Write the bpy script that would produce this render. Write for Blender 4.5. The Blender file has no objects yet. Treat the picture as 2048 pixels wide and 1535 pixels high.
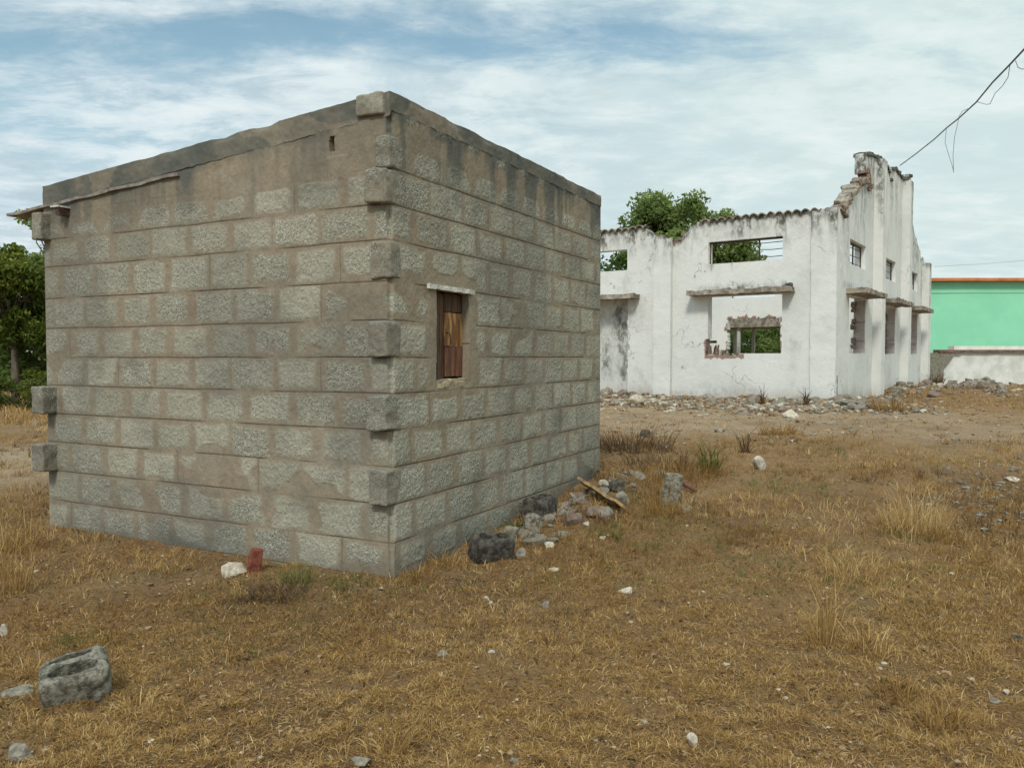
import bpy, bmesh, math, random
import numpy as np
from math import radians, sin, cos, pi
random.seed(7)
rng = np.random.default_rng(7)
S = bpy.context.scene
COL = S.collection

# ------------------------------------------------------------------ camera
F, PCX, PCY = 1600.0, 1024.0, 767.5
PITCH = radians(1.916)
EYE = np.array([0.0, 0.0, 1.4])
cam = bpy.data.objects.new('camera', bpy.data.cameras.new('camera'))
COL.objects.link(cam)
cam.location = tuple(EYE)
cam.rotation_euler = (radians(90) - PITCH, 0, 0)
cam.data.sensor_width = 36
cam.data.lens = 36 * F / 2048
cam.data.clip_start = 0.05
cam.data.clip_end = 3000
S.camera = cam

# ------------------------------------------------------------------ view
S.view_settings.view_transform = 'Standard'
S.view_settings.look = 'None'
S.view_settings.exposure = 0.14
S.view_settings.gamma = 1.0
SUN_EL, SUN_AZ = radians(46), radians(192)      # azimuth clockwise from +Y (behind the camera)


class T:
    """tiny helper round a node tree"""
    def __init__(s, tree):
        s.t = tree
        s.t.nodes.clear()

    def n(s, typ, props=None, **inp):
        nd = s.t.nodes.new(typ)
        for k, v in (props or {}).items():
            setattr(nd, k, v)
        for k, v in inp.items():
            k = k.replace('_', ' ')
            if k.startswith('i ') or k.startswith('i'):
                if k[1:].strip().isdigit():
                    sock = nd.inputs[int(k[1:])]
                else:
                    sock = nd.inputs[k]
            else:
                sock = nd.inputs[k]
            s.set(sock, v)
        return nd

    def set(s, sock, v):
        if isinstance(v, bpy.types.NodeSocket):
            s.t.links.new(v, sock)
        elif isinstance(v, tuple) and sock.type == 'RGBA' and len(v) == 3:
            sock.default_value = (*v, 1)
        else:
            sock.default_value = v

    def math(s, op, a, b=0.0, c=None, clamp=False):
        nd = s.t.nodes.new('ShaderNodeMath')
        nd.operation = op
        nd.use_clamp = clamp
        s.set(nd.inputs[0], a)
        s.set(nd.inputs[1], b)
        if c is not None:
            s.set(nd.inputs[2], c)
        return nd.outputs[0]

    def mix(s, f, a, b, mode='MIX'):
        nd = s.n('ShaderNodeMixRGB', {'blend_type': mode})
        s.set(nd.inputs[0], f)
        s.set(nd.inputs[1], a)
        s.set(nd.inputs[2], b)
        return nd.outputs[0]

    def noise(s, vec, scale, detail=4, rough=0.55, dist=0.0):
        return s.n('ShaderNodeTexNoise', Vector=vec, Scale=scale, Detail=detail, Roughness=rough, Distortion=dist).outputs[0]

    def vor(s, vec, scale, feat='F1', rand=1.0):
        return s.n('ShaderNodeTexVoronoi', {'feature': feat}, Vector=vec, Scale=scale, Randomness=rand)

    def map(s, v, a, b, c=0.0, d=1.0, smooth=True):
        nd = s.n('ShaderNodeMapRange', {'interpolation_type': 'SMOOTHSTEP' if smooth else 'LINEAR'})
        for i, x in enumerate((v, a, b, c, d)):
            s.set(nd.inputs[i], x)
        return nd.outputs[0]

    def scale(s, vec, sx, sy, sz):
        return s.n('ShaderNodeMapping', Vector=vec, Scale=(sx, sy, sz)).outputs[0]

    def attr(s, name):
        return s.n('ShaderNodeAttribute', {'attribute_name': name}).outputs['Fac']


# ------------------------------------------------------------------ world
world = bpy.data.worlds.new('World')
S.world = world
world.use_nodes = True
w = T(world.node_tree)
tc = w.n('ShaderNodeTexCoord').outputs['Generated']
sky = w.n('ShaderNodeTexSky', {'sky_type': 'NISHITA', 'sun_disc': False, 'sun_elevation': SUN_EL,
                               'sun_rotation': SUN_AZ, 'air_density': 1.0, 'dust_density': 1.5}).outputs[0]
sep = w.n('ShaderNodeSeparateXYZ', Vector=tc)
zz = w.math('MAXIMUM', sep.outputs[2], 0.0)
den = w.math('ADD', zz, 0.13)
cx = w.math('DIVIDE', sep.outputs[0], den)
cy = w.math('DIVIDE', sep.outputs[1], den)
P = w.n('ShaderNodeCombineXYZ', X=cx, Y=cy, Z=0.0).outputs[0]
n1 = w.noise(P, 0.85, 7, 0.56, 0.35)
n2 = w.noise(w.scale(P, 1.0, 1.7, 1.0), 3.0, 9, 0.66, 0.25)
n3 = w.noise(w.scale(P, 1.0, 1.0, 1.0), 1.5, 6, 0.6, 0.6)


def skydir(px, py):
    x, y = (px - PCX) / F, (PCY - py) / F
    v = np.array([x, cos(PITCH) + y * sin(PITCH), -sin(PITCH) + y * cos(PITCH)])
    v /= np.linalg.norm(v)
    return v[0] / (v[2] + .13), v[1] / (v[2] + .13)


# gaps in the cloud deck where blue sky shows
gap = 0.0
for (px, py, rx, ry, a) in ((560, 70, .46, .14, .24), (1190, 75, .52, .20, .28), (30, 190, .5, .6, .12),
                            (90, 60, .5, .2, .03), (1020, 265, .32, .26, .10), (350, 300, .8, .5, .03)):
    gx, gy = skydir(px, py)
    dx = w.math('DIVIDE', w.math('SUBTRACT', cx, gx), rx)
    dy = w.math('DIVIDE', w.math('SUBTRACT', cy, gy), ry)
    rr = w.math('ADD', w.math('MULTIPLY', dx, dx), w.math('MULTIPLY', dy, dy))
    g = w.math('MULTIPLY', w.math('EXPONENT', w.math('MULTIPLY', rr, -1.0), 0), a)
    gap = w.math('ADD', gap, g)
cov = w.math('ADD', w.math('MULTIPLY', n1, 0.5), w.math('MULTIPLY', n2, 0.5))
cov = w.math('SUBTRACT', cov, gap)
side = w.map(sep.outputs[0], -0.55, 0.5, 0.0, 1.0)
cov = w.math('ADD', cov, w.math('MULTIPLY', side, 0.05))
cmask = w.map(cov, 0.20, 0.47, 0.06, 1.0)
ccol = w.mix(w.map(n3, 0.38, 0.60), (0.45, 0.58, 0.66), (0.68, 0.77, 0.80))
ccol = w.mix(w.map(n2, 0.40, 0.53, 0.55, 0.0), ccol, (0.42, 0.52, 0.58))
ccol = w.mix(w.math('MULTIPLY', side, 0.62), ccol, (0.66, 0.78, 0.745))
ccol = w.mix(w.math('MULTIPLY', w.map(n2, 0.5, 0.72), 0.6), ccol, (0.80, 0.84, 0.84))
lift = w.map(zz, 0.38, 1.0, 1.0, 2.1, False)
ccol = w.n('ShaderNodeVectorMath', {'operation': 'SCALE'}, Vector=ccol, Scale=lift).outputs[0]
bg_sky = w.n('ShaderNodeBackground', Color=w.mix(1.0, sky, (1.10, 1.22, 1.0), 'MULTIPLY'), Strength=0.13)
bg_cl = w.n('ShaderNodeBackground', Color=ccol, Strength=1.0)
mx = w.n('ShaderNodeMixShader', Fac=cmask)
w.set(mx.inputs[1], bg_sky.outputs[0])
w.set(mx.inputs[2], bg_cl.outputs[0])
w.n('ShaderNodeOutputWorld', Surface=mx.outputs[0])

# ------------------------------------------------------------------ sun behind thin cloud
sun = bpy.data.objects.new('sun', bpy.data.lights.new('sun', 'SUN'))
COL.objects.link(sun)
sun.data.energy = 2.1
sun.data.angle = radians(10)
sun.data.color = (1.0, 0.95, 0.86)
sun.rotation_euler = (radians(90) - SUN_EL, 0, pi - SUN_AZ)


# ------------------------------------------------------------------ noise
def _h(ix, iy, iz, seed):
    h = (ix.astype(np.int64) * 374761393 + iy.astype(np.int64) * 668265263 + iz.astype(np.int64) * 2147483647
         + seed * 1442695041) & 0xffffffff
    h = ((h ^ (h >> 13)) * 1274126177) & 0xffffffff
    h = ((h ^ (h >> 16)) * 2246822519) & 0xffffffff
    return ((h ^ (h >> 15)) & 0xffffff) / float(0xffffff)


def vn(x, y, seed=0):
    x, y = np.broadcast_arrays(np.asarray(x, float), np.asarray(y, float))
    ix, iy = np.floor(x), np.floor(y)
    fx, fy = x - ix, y - iy
    fx, fy = fx * fx * (3 - 2 * fx), fy * fy * (3 - 2 * fy)
    z = np.zeros_like(ix)
    a, b = _h(ix, iy, z, seed), _h(ix + 1, iy, z, seed)
    c, d = _h(ix, iy + 1, z, seed), _h(ix + 1, iy + 1, z, seed)
    return (a * (1 - fx) + b * fx) * (1 - fy) + (c * (1 - fx) + d * fx) * fy


def fbm(x, y, o=4, seed=0, g=0.5):
    s, a, t = 0.0, 1.0, 0.0
    x, y = np.asarray(x, float), np.asarray(y, float)
    for i in range(o):
        s = s + a * vn(x * 2 ** i + 17.3 * i, y * 2 ** i - 9.1 * i, seed + i)
        t += a
        a *= g
    return s / t


def vn3(p, seed=0):
    i = np.floor(p)
    f = p - i
    f = f * f * (3 - 2 * f)
    r = 0.0
    for a in (0, 1):
        for b in (0, 1):
            for c in (0, 1):
                wgt = (f[..., 0] if a else 1 - f[..., 0]) * (f[..., 1] if b else 1 - f[..., 1]) * (f[..., 2] if c else 1 - f[..., 2])
                r = r + wgt * _h(i[..., 0] + a, i[..., 1] + b, i[..., 2] + c, seed)
    return r


def sm(a, b, x):
    t = np.clip((np.asarray(x, float) - a) / (b - a), 0, 1)
    return t * t * (3 - 2 * t)


# ------------------------------------------------------------------ mesh helpers
def tag(o, label=None, cat=None, group=None, kind=None):
    if label: o['label'] = label
    if cat: o['category'] = cat
    if group: o['group'] = group
    if kind: o['kind'] = kind
    return o


def empty(name, loc=(0, 0, 0)):
    o = bpy.data.objects.new(name, None)
    COL.objects.link(o)
    o.location = loc
    o.empty_display_size = .2
    return o


def mesh(name, V, Q, mat, parent=None, attrs=None, smooth=False):
    """V (n,3), Q list/array of faces (all same length) or list of arrays"""
    me = bpy.data.meshes.new(name)
    V = np.asarray(V, np.float32)
    if not isinstance(Q, (list, tuple)) or (len(Q) and not isinstance(Q[0], np.ndarray)):
        Q = [np.asarray(Q, np.int32)]
    Q = [q for q in Q if len(q)]
    me.vertices.add(len(V))
    me.vertices.foreach_set('co', V.ravel())
    nl = sum(q.size for q in Q)
    nf = sum(len(q) for q in Q)
    me.loops.add(nl)
    me.polygons.add(nf)
    me.loops.foreach_set('vertex_index', np.concatenate([q.ravel() for q in Q]).astype(np.int32))
    tot = np.concatenate([np.full(len(q), q.shape[1]) for q in Q]).astype(np.int32)
    st = np.concatenate([[0], np.cumsum(tot)[:-1]]).astype(np.int32)
    me.polygons.foreach_set('loop_start', st)
    me.polygons.foreach_set('use_smooth', np.full(nf, smooth))
    for k, a in (attrs or {}).items():
        at = me.attributes.new(k, 'FLOAT', 'POINT')
        at.data.foreach_set('value', np.asarray(a, np.float32).ravel())
    me.update(calc_edges=True)
    if mat: me.materials.append(mat)
    o = bpy.data.objects.new(name, me)
    COL.objects.link(o)
    if parent:
        o.parent = parent
        o.matrix_parent_inverse = parent_inv(parent)
    return o


def parent_inv(p):
    from mathutils import Matrix
    return Matrix.Translation(-p.location)


Z = np.array([0., 0., 1.])


def panel(name, O, d, n, wd, z0, z1, cell, solid, th, mat, parent, relief=None, warp=None, attrs=None,
          outer=True, back=True, u0=0.0, smooth=False):
    nu, nv = int(round((wd - u0) / cell)), int(round((z1 - z0) / cell))
    us = np.linspace(u0, wd, nu + 1)
    vs = np.linspace(z0, z1, nv + 1)
    uc, vc = np.meshgrid((us[1:] + us[:-1]) / 2, (vs[1:] + vs[:-1]) / 2)
    M = np.ones_like(uc, bool) if solid is None else solid(uc, vc)
    U, VV = np.meshgrid(us, vs)
    O, d, n = np.array(O, float), np.array(d, float), np.array(n, float)
    R = relief(U, VV) if relief else np.zeros_like(U)
    du = np.zeros_like(U)
    if warp:
        du, dn = warp(U, VV)
        R = R + dn
    Pf = O + (U + du)[..., None] * d + VV[..., None] * Z + R[..., None] * n
    Pb = O + U[..., None] * d + VV[..., None] * Z - th * n
    idx = np.arange((nu + 1) * (nv + 1)).reshape(nv + 1, nu + 1)
    nb = idx.size
    a, b, c, e = idx[:-1, :-1], idx[:-1, 1:], idx[1:, 1:], idx[1:, :-1]
    flip = np.dot(np.cross(d, Z), n) < 0
    faces = []
    f = np.stack([a[M], b[M], c[M], e[M]], 1)
    faces.append(f[:, ::-1] if flip else f)
    if back:
        f2 = f + nb
        faces.append(f2 if flip else f2[:, ::-1])
    pad = np.pad(M, 1, constant_values=not outer)
    C = pad[1:-1, 1:-1]
    for sh, (p, q) in (((0, -1), (a, e)), ((0, 1), (c, b)), ((-1, 0), (b, a)), ((1, 0), (e, c))):
        nbm = pad[1 + sh[0]:1 + sh[0] + nv, 1 + sh[1]:1 + sh[1] + nu]
        k = M & ~nbm
        g = np.stack([p[k], q[k], q[k] + nb, p[k] + nb], 1)
        faces.append(g[:, ::-1] if flip else g)
    Q = np.concatenate(faces)
    V = np.concatenate([Pf.reshape(-1, 3), Pb.reshape(-1, 3)])
    A = {}
    for k, fn in (attrs or {}).items():
        v = fn(U, VV) if callable(fn) else np.full(U.shape, float(fn))
        A[k] = np.concatenate([v.ravel(), v.ravel()])
    used = np.zeros(len(V), bool)
    used[Q.ravel()] = True
    re = np.cumsum(used) - 1
    return mesh(name, V[used], re[Q], mat, parent, {k: v[used] for k, v in A.items()}, smooth)


def rbox(name, O, a, b, c, res, amp, mat, parent=None, freq=12, seed=0, attrs=None, rnd=0.0, post=None, smooth=False):
    """rough box: corner O, edge vectors a,b,c; noise displaced"""
    O, a, b, c = [np.array(v, float) for v in (O, a, b, c)]
    V, Q = [], []
    off = 0
    ctr = O + (a + b + c) / 2
    for (o, p, q) in ((O, a, b), (O + c, b, a), (O, b, c), (O + a, c, b), (O, c, a), (O + b, a, c)):
        m = max(1, int(np.linalg.norm(p) / res))
        k = max(1, int(np.linalg.norm(q) / res))
        s, t = np.meshgrid(np.linspace(0, 1, m + 1), np.linspace(0, 1, k + 1), indexing='ij')
        v = o + s[..., None] * p + t[..., None] * q
        i = np.arange((m + 1) * (k + 1)).reshape(m + 1, k + 1) + off
        Q.append(np.stack([i[:-1, :-1], i[:-1, 1:], i[1:, 1:], i[1:, :-1]], -1).reshape(-1, 4))
        V.append(v.reshape(-1, 3))
        off += v.size // 3
    V = np.concatenate(V)
    if rnd > 0:   # round the edges: pull vertices near two faces inwards
        ax = [a, b, c]
        loc = np.stack([(V - O) @ (x / np.linalg.norm(x)) for x in ax], 1)
        L = np.array([np.linalg.norm(x) for x in ax])
        r = min(rnd, L.min() / 2 * .98)
        cl = np.clip(loc, r, L - r)
        dv = loc - cl
        nn = np.linalg.norm(dv, axis=1, keepdims=True)
        dv = np.where(nn > r, dv * r / np.maximum(nn, 1e-9), dv)
        loc = cl + dv
        V = O + sum(loc[:, i:i + 1] * (ax[i] / L[i]) for i in range(3))
    if post is not None:
        V = post(V)
    D = np.stack([vn3(V * freq, seed + k) + .5 * vn3(V * freq * 2.3, seed + 5 + k) - .75 for k in range(3)], 1)
    V = V + D * amp * 1.6
    A = {k: (fn(V) if callable(fn) else np.full(len(V), float(fn))) for k, fn in (attrs or {}).items()}
    return mesh(name, V, np.concatenate(Q), mat, parent, A, smooth)


def tube(pts, rad, seg=8):
    pts = np.array(pts, float)
    rad = np.broadcast_to(np.array(rad, float), (len(pts),))
    V, Q = [], []
    tan = np.gradient(pts, axis=0)
    for i, p in enumerate(pts):
        t = tan[i] / max(np.linalg.norm(tan[i]), 1e-9)
        up = np.array([0, 0, 1.]) if abs(t[2]) < .9 else np.array([1., 0, 0])
        s = np.cross(t, up)
        s /= np.linalg.norm(s)
        r = np.cross(s, t)
        for k in range(seg):
            an = 2 * pi * k / seg
            V.append(p + rad[i] * (cos(an) * s + sin(an) * r))
    n = len(pts)
    for i in range(n - 1):
        for k in range(seg):
            Q.append([i * seg + k, i * seg + (k + 1) % seg, (i + 1) * seg + (k + 1) % seg, (i + 1) * seg + k])
    V.append(pts[0]); V.append(pts[-1])
    for k in range(seg):
        Q.append([len(V) - 2, (k + 1) % seg, k, k])
        Q.append([len(V) - 1, (n - 1) * seg + k, (n - 1) * seg + (k + 1) % seg, (n - 1) * seg + (k + 1) % seg])
    return np.array(V), np.array(Q)


def clean_tube(name, lst, mat, parent=None, seg=8):
    """several tubes in one mesh (limbs of one tree, rods of one grille)"""
    V, Q, off = [], [], 0
    tri = []
    for pts, rad in lst:
        v, q = tube(pts, rad, seg)
        V.append(v)
        is3 = q[:, 2] == q[:, 3]
        Q.append(q[~is3] + off)
        tri.append(q[is3][:, :3] + off)
        off += len(v)
    return mesh(name, np.concatenate(V), [np.concatenate(Q), np.concatenate(tri)], mat, parent, smooth=True)


# ------------------------------------------------------------------ terrain
def terrain(x, y):
    x, y = np.asarray(x, float), np.asarray(y, float)
    s = .3 * x + .95 * y
    z = .17 * sm(4.7, 8.3, s) + .10 * sm(19, 28, y)
    z = z + .05 * (fbm(x * .45, y * .45, 3, 3) - .5) * sm(5, 12, np.hypot(x, y)) * 1.3
    # low mound of debris against the right flank of the ruin
    qx, qy = x - 8.05, y - 20.0
    ta, tb = -qx * cos(radians(35.1)) + qy * sin(radians(35.1)), qx * sin(radians(35.1)) + qy * cos(radians(35.1))
    z = z + .10 * np.exp(-(np.maximum(-tb, 0) / .9) ** 2) * (tb < .3) * sm(-1.5, 0, ta) * (1 - sm(9, 12, ta)) * (.5 + fbm(x * 1.3, y * 1.3, 3, 51))
    z = z + .14 * np.exp(-(((x - 8.0) / .75) ** 2 + ((y - 18.95) / .7) ** 2))
    z = z + .22 * np.exp(-(((x - 13.6) / 2.2) ** 2 + ((y - 25.5) / 2.6) ** 2))
    return z


def clump(x, y):
    # low mats of dead turf, 4-10 cm across, lying in flattened streaks
    wx = x + .05 * (fbm(x * 6, y * 6, 2, 61) - .5)
    a = fbm(wx * 11, y * 13, 3, 62, .6)
    b = fbm(x * .9, y * .9, 3, 31)
    return sm(.41, .60, a + .35 * (b - .5))


def micro(x, y):
    f = 1 - sm(14, 40, np.hypot(x, y)) * .7
    c = fbm(x * 5, y * 5, 3, 21)
    return f * (.030 * (fbm(x * 2.2, y * 2.2, 3, 20) - .5) + .022 * (c - .5) + .010 * (fbm(x * 26, y * 26, 2, 22) - .5) + .020 * clump(x, y) - .006)


def ray(px, py):
    x, y = (px - PCX) / F, (PCY - py) / F
    return np.array([x, cos(PITCH) + y * sin(PITCH), -sin(PITCH) + y * cos(PITCH)])


def ground_at(px, py):
    r = ray(px, py)
    t = 3.0
    z = 0.0
    for _ in range(40):
        t = (z - EYE[2]) / r[2]
        p = EYE + r * t
        z = float(terrain(p[0], p[1]))
    return p[0], p[1], z


def px_at(px, py, y):
    """world point on the ray of a pixel at distance y"""
    r = ray(px, py)
    return EYE + r * (y / r[1])


# ------------------------------------------------------------------ materials
def mat_base(name):
    m = bpy.data.materials.new(name)
    m.use_nodes = True
    t = T(m.node_tree)
    oc = t.n('ShaderNodeTexCoord').outputs['Object']
    return m, t, oc


def finish(t, col, rough=0.9, height=None, dist=0.01, strength=1.0, spec=0.25, metal=0.0):
    b = t.n('ShaderNodeBsdfPrincipled', Roughness=rough, Metallic=metal)
    t.set(b.inputs['Base Color'], col)
    b.inputs['Specular IOR Level'].default_value = spec
    if height is not None:
        bp = t.n('ShaderNodeBump', Height=height, Distance=dist, Strength=strength)
        t.t.links.new(bp.outputs[0], b.inputs['Normal'])
    t.n('ShaderNodeOutputMaterial', Surface=b.outputs[0])
    return b


def m_block():
    m, t, oc = mat_base('block_wall')
    blk, tone, gro, mold, pebv = [t.attr(k) for k in ('blk', 'tone', 'groove', 'mold', 'pebble')]
    v = t.vor(oc, 105)
    vd = v.outputs['Distance']
    vc = t.n('ShaderNodeSeparateColor', Color=v.outputs['Color']).outputs[0]
    fine = t.noise(oc, 85, 4, .7)
    mid = t.noise(oc, 6, 4, .6)
    lo = t.noise(oc, 1.3, 3, .6)
    holes = t.map(fine, .50, .62)
    base = t.mix(tone, (.245, .230, .178), (.405, .380, .300))
    base = t.mix(t.math('MULTIPLY', t.map(vc, .55, .95), t.math('MULTIPLY', pebv, .8)), base, (.50, .50, .43))
    base = t.mix(t.math('MULTIPLY', holes, t.math('MULTIPLY', pebv, .65)), base, (.075, .075, .06))
    mort = t.mix(t.noise(oc, 13, 6, .75), (.175, .138, .094), (.370, .310, .225))
    mort = t.mix(t.map(lo, .45, .7, 0, .6), mort, (.275, .245, .19))
    mort = t.mix(t.math('MULTIPLY', t.map(t.noise(oc, 2.3, 3, .6), .55, .75), .5), mort, (.23, .155, .115))
    col = t.mix(blk, mort, base)
    col = t.mix(t.map(t.noise(oc, 30, 5, .8), .35, .75, 0., .32), col, (.09, .08, .06))
    blot = t.map(t.noise(oc, 3.4, 6, .7),   .48, .70, 0, .34)
    col = t.mix(blot, col, (.125, .115, .092))
    pale = t.map(t.noise(oc, 5.1, 6, .75), .60, .74, 0, .35)
    col = t.mix(pale, col, (.42, .40, .34))
    col = t.mix(gro, col, (.075, .060, .045))
    mc = t.mix(mid, (.045, .052, .050), (.115, .125, .112))
    col = t.mix(mold, col, mc)
    hb = t.math('MULTIPLY', t.math('MULTIPLY', vd, -1.0), t.math('MULTIPLY', blk, pebv))
    h = t.math('ADD', t.math('MULTIPLY', hb, 1.4), t.math('MULTIPLY', t.noise(oc, 45, 5, .75), .8))
    finish(t, col, .95, h, .005, .7, .1)
    return m


def m_white():
    m, t, oc = mat_base('whitewash')
    st, br, dirt = [t.attr(k) for k in ('stain', 'brick', 'dirt')]
    n = t.noise(oc, 1.1, 5, .6)
    n2 = t.noise(oc, 7, 6, .65)
    col = t.mix(n, (.58, .59, .56), (.73, .735, .705))
    col = t.mix(t.map(t.noise(oc, .6, 4, .6), .5, .7, 0, .30), col, (.42, .46, .455))
    col = t.mix(t.map(n2, .55, .75, 0, .35), col, (.55, .55, .52))
    col = t.mix(t.map(t.noise(t.scale(oc, 1, 1, .25), 4, 5, .6), .52, .75, 0, .22), col, (.45, .46, .43))
    sp = t.map(t.noise(t.scale(oc, 1, 1, .55), 6.5, 7, .7), .40, .60, .25, 1.25)
    col = t.mix(t.math('MULTIPLY', st, sp, clamp=True), col, t.mix(n2, (.06, .062, .052), (.16, .16, .135)))
    col = t.mix(dirt, col, t.mix(n2, (.34, .29, .22), (.50, .46, .39)))
    dv = t.n('ShaderNodeTexNoise', Vector=oc, Scale=2.2, Detail=4.0).outputs['Color']
    wv = t.n('ShaderNodeVectorMath', {'operation': 'MULTIPLY_ADD'}, Vector=dv)
    wv.inputs[1].default_value = (.9, .9, .9)
    t.t.links.new(oc, wv.inputs[2])
    ed = t.n('ShaderNodeTexVoronoi', {'feature': 'DISTANCE_TO_EDGE'}, Vector=wv.outputs[0], Scale=.75).outputs['Distance']
    crk = t.math('MULTIPLY', t.map(ed, .0, .010, 1, 0), t.map(t.noise(oc, .8, 3, .5), .50, .60, 0, .75))
    col = t.mix(crk, col, (.12, .115, .10))
    fl = t.map(t.noise(oc, 3.2, 7, .72), .655, .675, 0, .75)
    col = t.mix(fl, col, (.40, .375, .32))
    bc = t.mix(t.noise(oc, 9, 4, .7), (.10, .05, .035), (.33, .18, .12))
    col = t.mix(br, col, bc)
    finish(t, col, .9, t.noise(oc, 14, 6, .7), .02, .5, .2)
    return m


def m_simple(name, c1, c2, scale=8, bump=.01, rough=.9, detail=6, stretch=(1, 1, 1), spec=.2, metal=0.0, bs=.6,
             spots=None, lo=.35, hi=.65):
    m, t, oc = mat_base(name)
    v = t.scale(oc, *stretch)
    n = t.noise(v, scale, detail, .65)
    col = t.mix(t.map(n, lo, hi), c1, c2)
    if spots:
        col = t.mix(t.map(t.noise(oc, spots[1], 5, .7), .52, .68, 0, spots[2]), col, spots[0])
    finish(t, col, rough, t.noise(v, scale * 3, 5, .7), bump, bs, spec, metal)
    return m


def m_ground():
    m, t, oc = mat_base('soil')
    g, sand, dark, clp = [t.attr(k) for k in ('grassy', 'sand', 'dark', 'clump')]
    n1 = t.noise(oc, 1.7, 5, .65)
    n2 = t.noise(oc, 11, 6, .7)
    n3 = t.noise(t.scale(oc, 1, 1.6, 1), 48, 6, .8)
    n4 = t.noise(oc, 150, 3, .8)
    soil = t.mix(n2, (.165, .090, .042), (.330, .200, .102))
    soil = t.mix(t.map(n1, .4, .7), soil, (.31, .205, .112))
    soil = t.mix(t.map(t.noise(oc, 3.1, 4, .6), .52, .68, 0, .5), soil, (.27, .165, .08))
    lit = t.mix(n3, (.17, .096, .036), (.46, .295, .120))
    col = t.mix(t.math('MULTIPLY', t.map(n3, .40, .60), t.math('ADD', .12, t.math('ADD', t.math('MULTIPLY', g, .3), t.math('MULTIPLY', clp, .65)))), soil, lit)  # straw on raised mats, browner hollows: shade between clumps put into the colour
    col = t.mix(t.map(n4, .53, .72, 0, .45), col, (.45, .35, .20))
    col = t.mix(t.map(t.noise(oc, 33, 5, .8), .52, .64, 0, .85), col, (.055, .034, .018))
    sc = t.mix(n2, (.34, .265, .18), (.50, .415, .30))
    col = t.mix(t.math('MULTIPLY', sand, t.map(t.noise(oc, 2.2, 5, .65), .3, .55, .45, 1.0)), col, sc)
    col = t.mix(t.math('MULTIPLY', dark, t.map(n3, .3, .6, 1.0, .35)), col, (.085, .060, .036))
    gr = t.map(t.noise(oc, .7, 5, .6), .55, .7, 0, .35)
    col = t.mix(gr, col, (.135, .13, .055))
    h = t.math('ADD', t.math('MULTIPLY', n2, .6), t.math('ADD', t.math('MULTIPLY', n3, .7), t.math('MULTIPLY', n4, .15)))
    finish(t, col, .95, h, .045, 1.0, .1)
    return m


def m_leaf(name, a, b, c, trans=.35):
    m, t, oc = mat_base(name)
    tone = t.attr('tone')
    col = t.mix(t.map(tone, 0, .6, 0, 1, False), a, b)
    col = t.mix(t.map(tone, .6, 1.0, 0, 1, False), col, c)
    d = t.n('ShaderNodeBsdfDiffuse', Color=col)
    tr = t.n('ShaderNodeBsdfTranslucent', Color=col)
    mx = t.n('ShaderNodeMixShader', Fac=trans)
    t.set(mx.inputs[1], d.outputs[0])
    t.set(mx.inputs[2], tr.outputs[0])
    t.n('ShaderNodeOutputMaterial', Surface=mx.outputs[0])
    return m


M = {}
M['block'] = m_block()
M['white'] = m_white()
M['ground'] = m_ground()
M['slab'] = m_simple('weathered_slab', (.095, .102, .092), (.225, .215, .180), 9, .02, spots=((.28, .25, .20), 5, .5))
M['shade'] = m_simple('sunshade_concrete', (.14, .125, .10), (.36, .31, .25), 5, .02, spots=((.07, .07, .06), 4, .7))
M['pale'] = m_simple('pale_mortar', (.42, .40, .35), (.62, .60, .55), 20, .01)
M['sill'] = m_simple('yellow_mortar', (.26, .21, .13), (.42, .36, .23), 25, .01)
M['wooddark'] = m_simple('dark_wood', (.040, .022, .015), (.125, .070, .042), 14, .008, .7, stretch=(3, 3, .25), bs=.8)
M['woodorange'] = m_simple('orange_wood', (.17, .080, .032), (.45, .255, .095), 7, .006, .65, stretch=(2.5, 2.5, .5), lo=.42, hi=.62)
M['woodred'] = m_simple('red_brown_wood', (.085, .036, .024), (.19, .085, .05), 9, .006, .65, stretch=(3, 3, .4))
M['metaldark'] = m_simple('rusty_metal', (.05, .035, .03), (.14, .08, .06), 30, .002, .6, metal=.4)
M['sheet'] = m_simple('weathered_sheet', (.16, .13, .115), (.30, .27, .24), 10, .005, .8)
M['bark'] = m_simple('bark', (.07, .055, .04), (.17, .14, .105), 10, .03, stretch=(1, 1, .3))
M['stone'] = m_simple('grey_stone', (.105, .094, .074), (.29, .262, .205), 18, .01, spots=((.10, .085, .06), 30, .5))
M['stonepale'] = m_simple('pale_stone', (.30, .26, .195), (.55, .485, .385), 22, .008, spots=((.30, .22, .14), 25, .4))
M['chips'] = m_simple('gravel_chips', (.18, .14, .09), (.46, .40, .31), 2.2, .005)
M['capstone'] = m_simple('blackened_coping', (.045, .045, .038), (.17, .165, .14), 6, .02)
M['clod'] = m_simple('dry_clods', (.13, .082, .042), (.33, .225, .125), 3.5, .004, lo=.3, hi=.7)
M['turfcrumb'] = m_simple('turf_crumbs', (.045, .028, .014), (.15, .095, .045), 3.5, .004, lo=.3, hi=.7)
M['stonewhite'] = m_simple('whitewashed_rubble', (.28, .25, .195), (.56, .52, .43), 14, .01, spots=((.28, .22, .16), 20, .6))
M['stonebrown'] = m_simple('brown_brick_rubble', (.12, .09, .07), (.27, .205, .155), 14, .012)
M['brickred'] = m_simple('red_brick', (.095, .028, .018), (.21, .07, .045), 20, .01)
M['oldblock'] = m_simple('old_concrete', (.10, .092, .07), (.36, .335, .265), 32, .02, bs=1.0, spots=((.05, .055, .035), 12, .7))
M['sootblock'] = m_simple('sooty_concrete', (.035, .032, .027), (.135, .122, .10), 22, .02, bs=1.0)
M['plank'] = m_simple('weathered_plank', (.20, .135, .07), (.40, .30, .17), 12, .01, stretch=(1, 1, 1), spots=((.45, .25, .08), 6, .6))
M['green'] = m_simple('mint_paint', (.245, .62, .405), (.275, .66, .44), .9, .004, .7, bs=.2)
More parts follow.
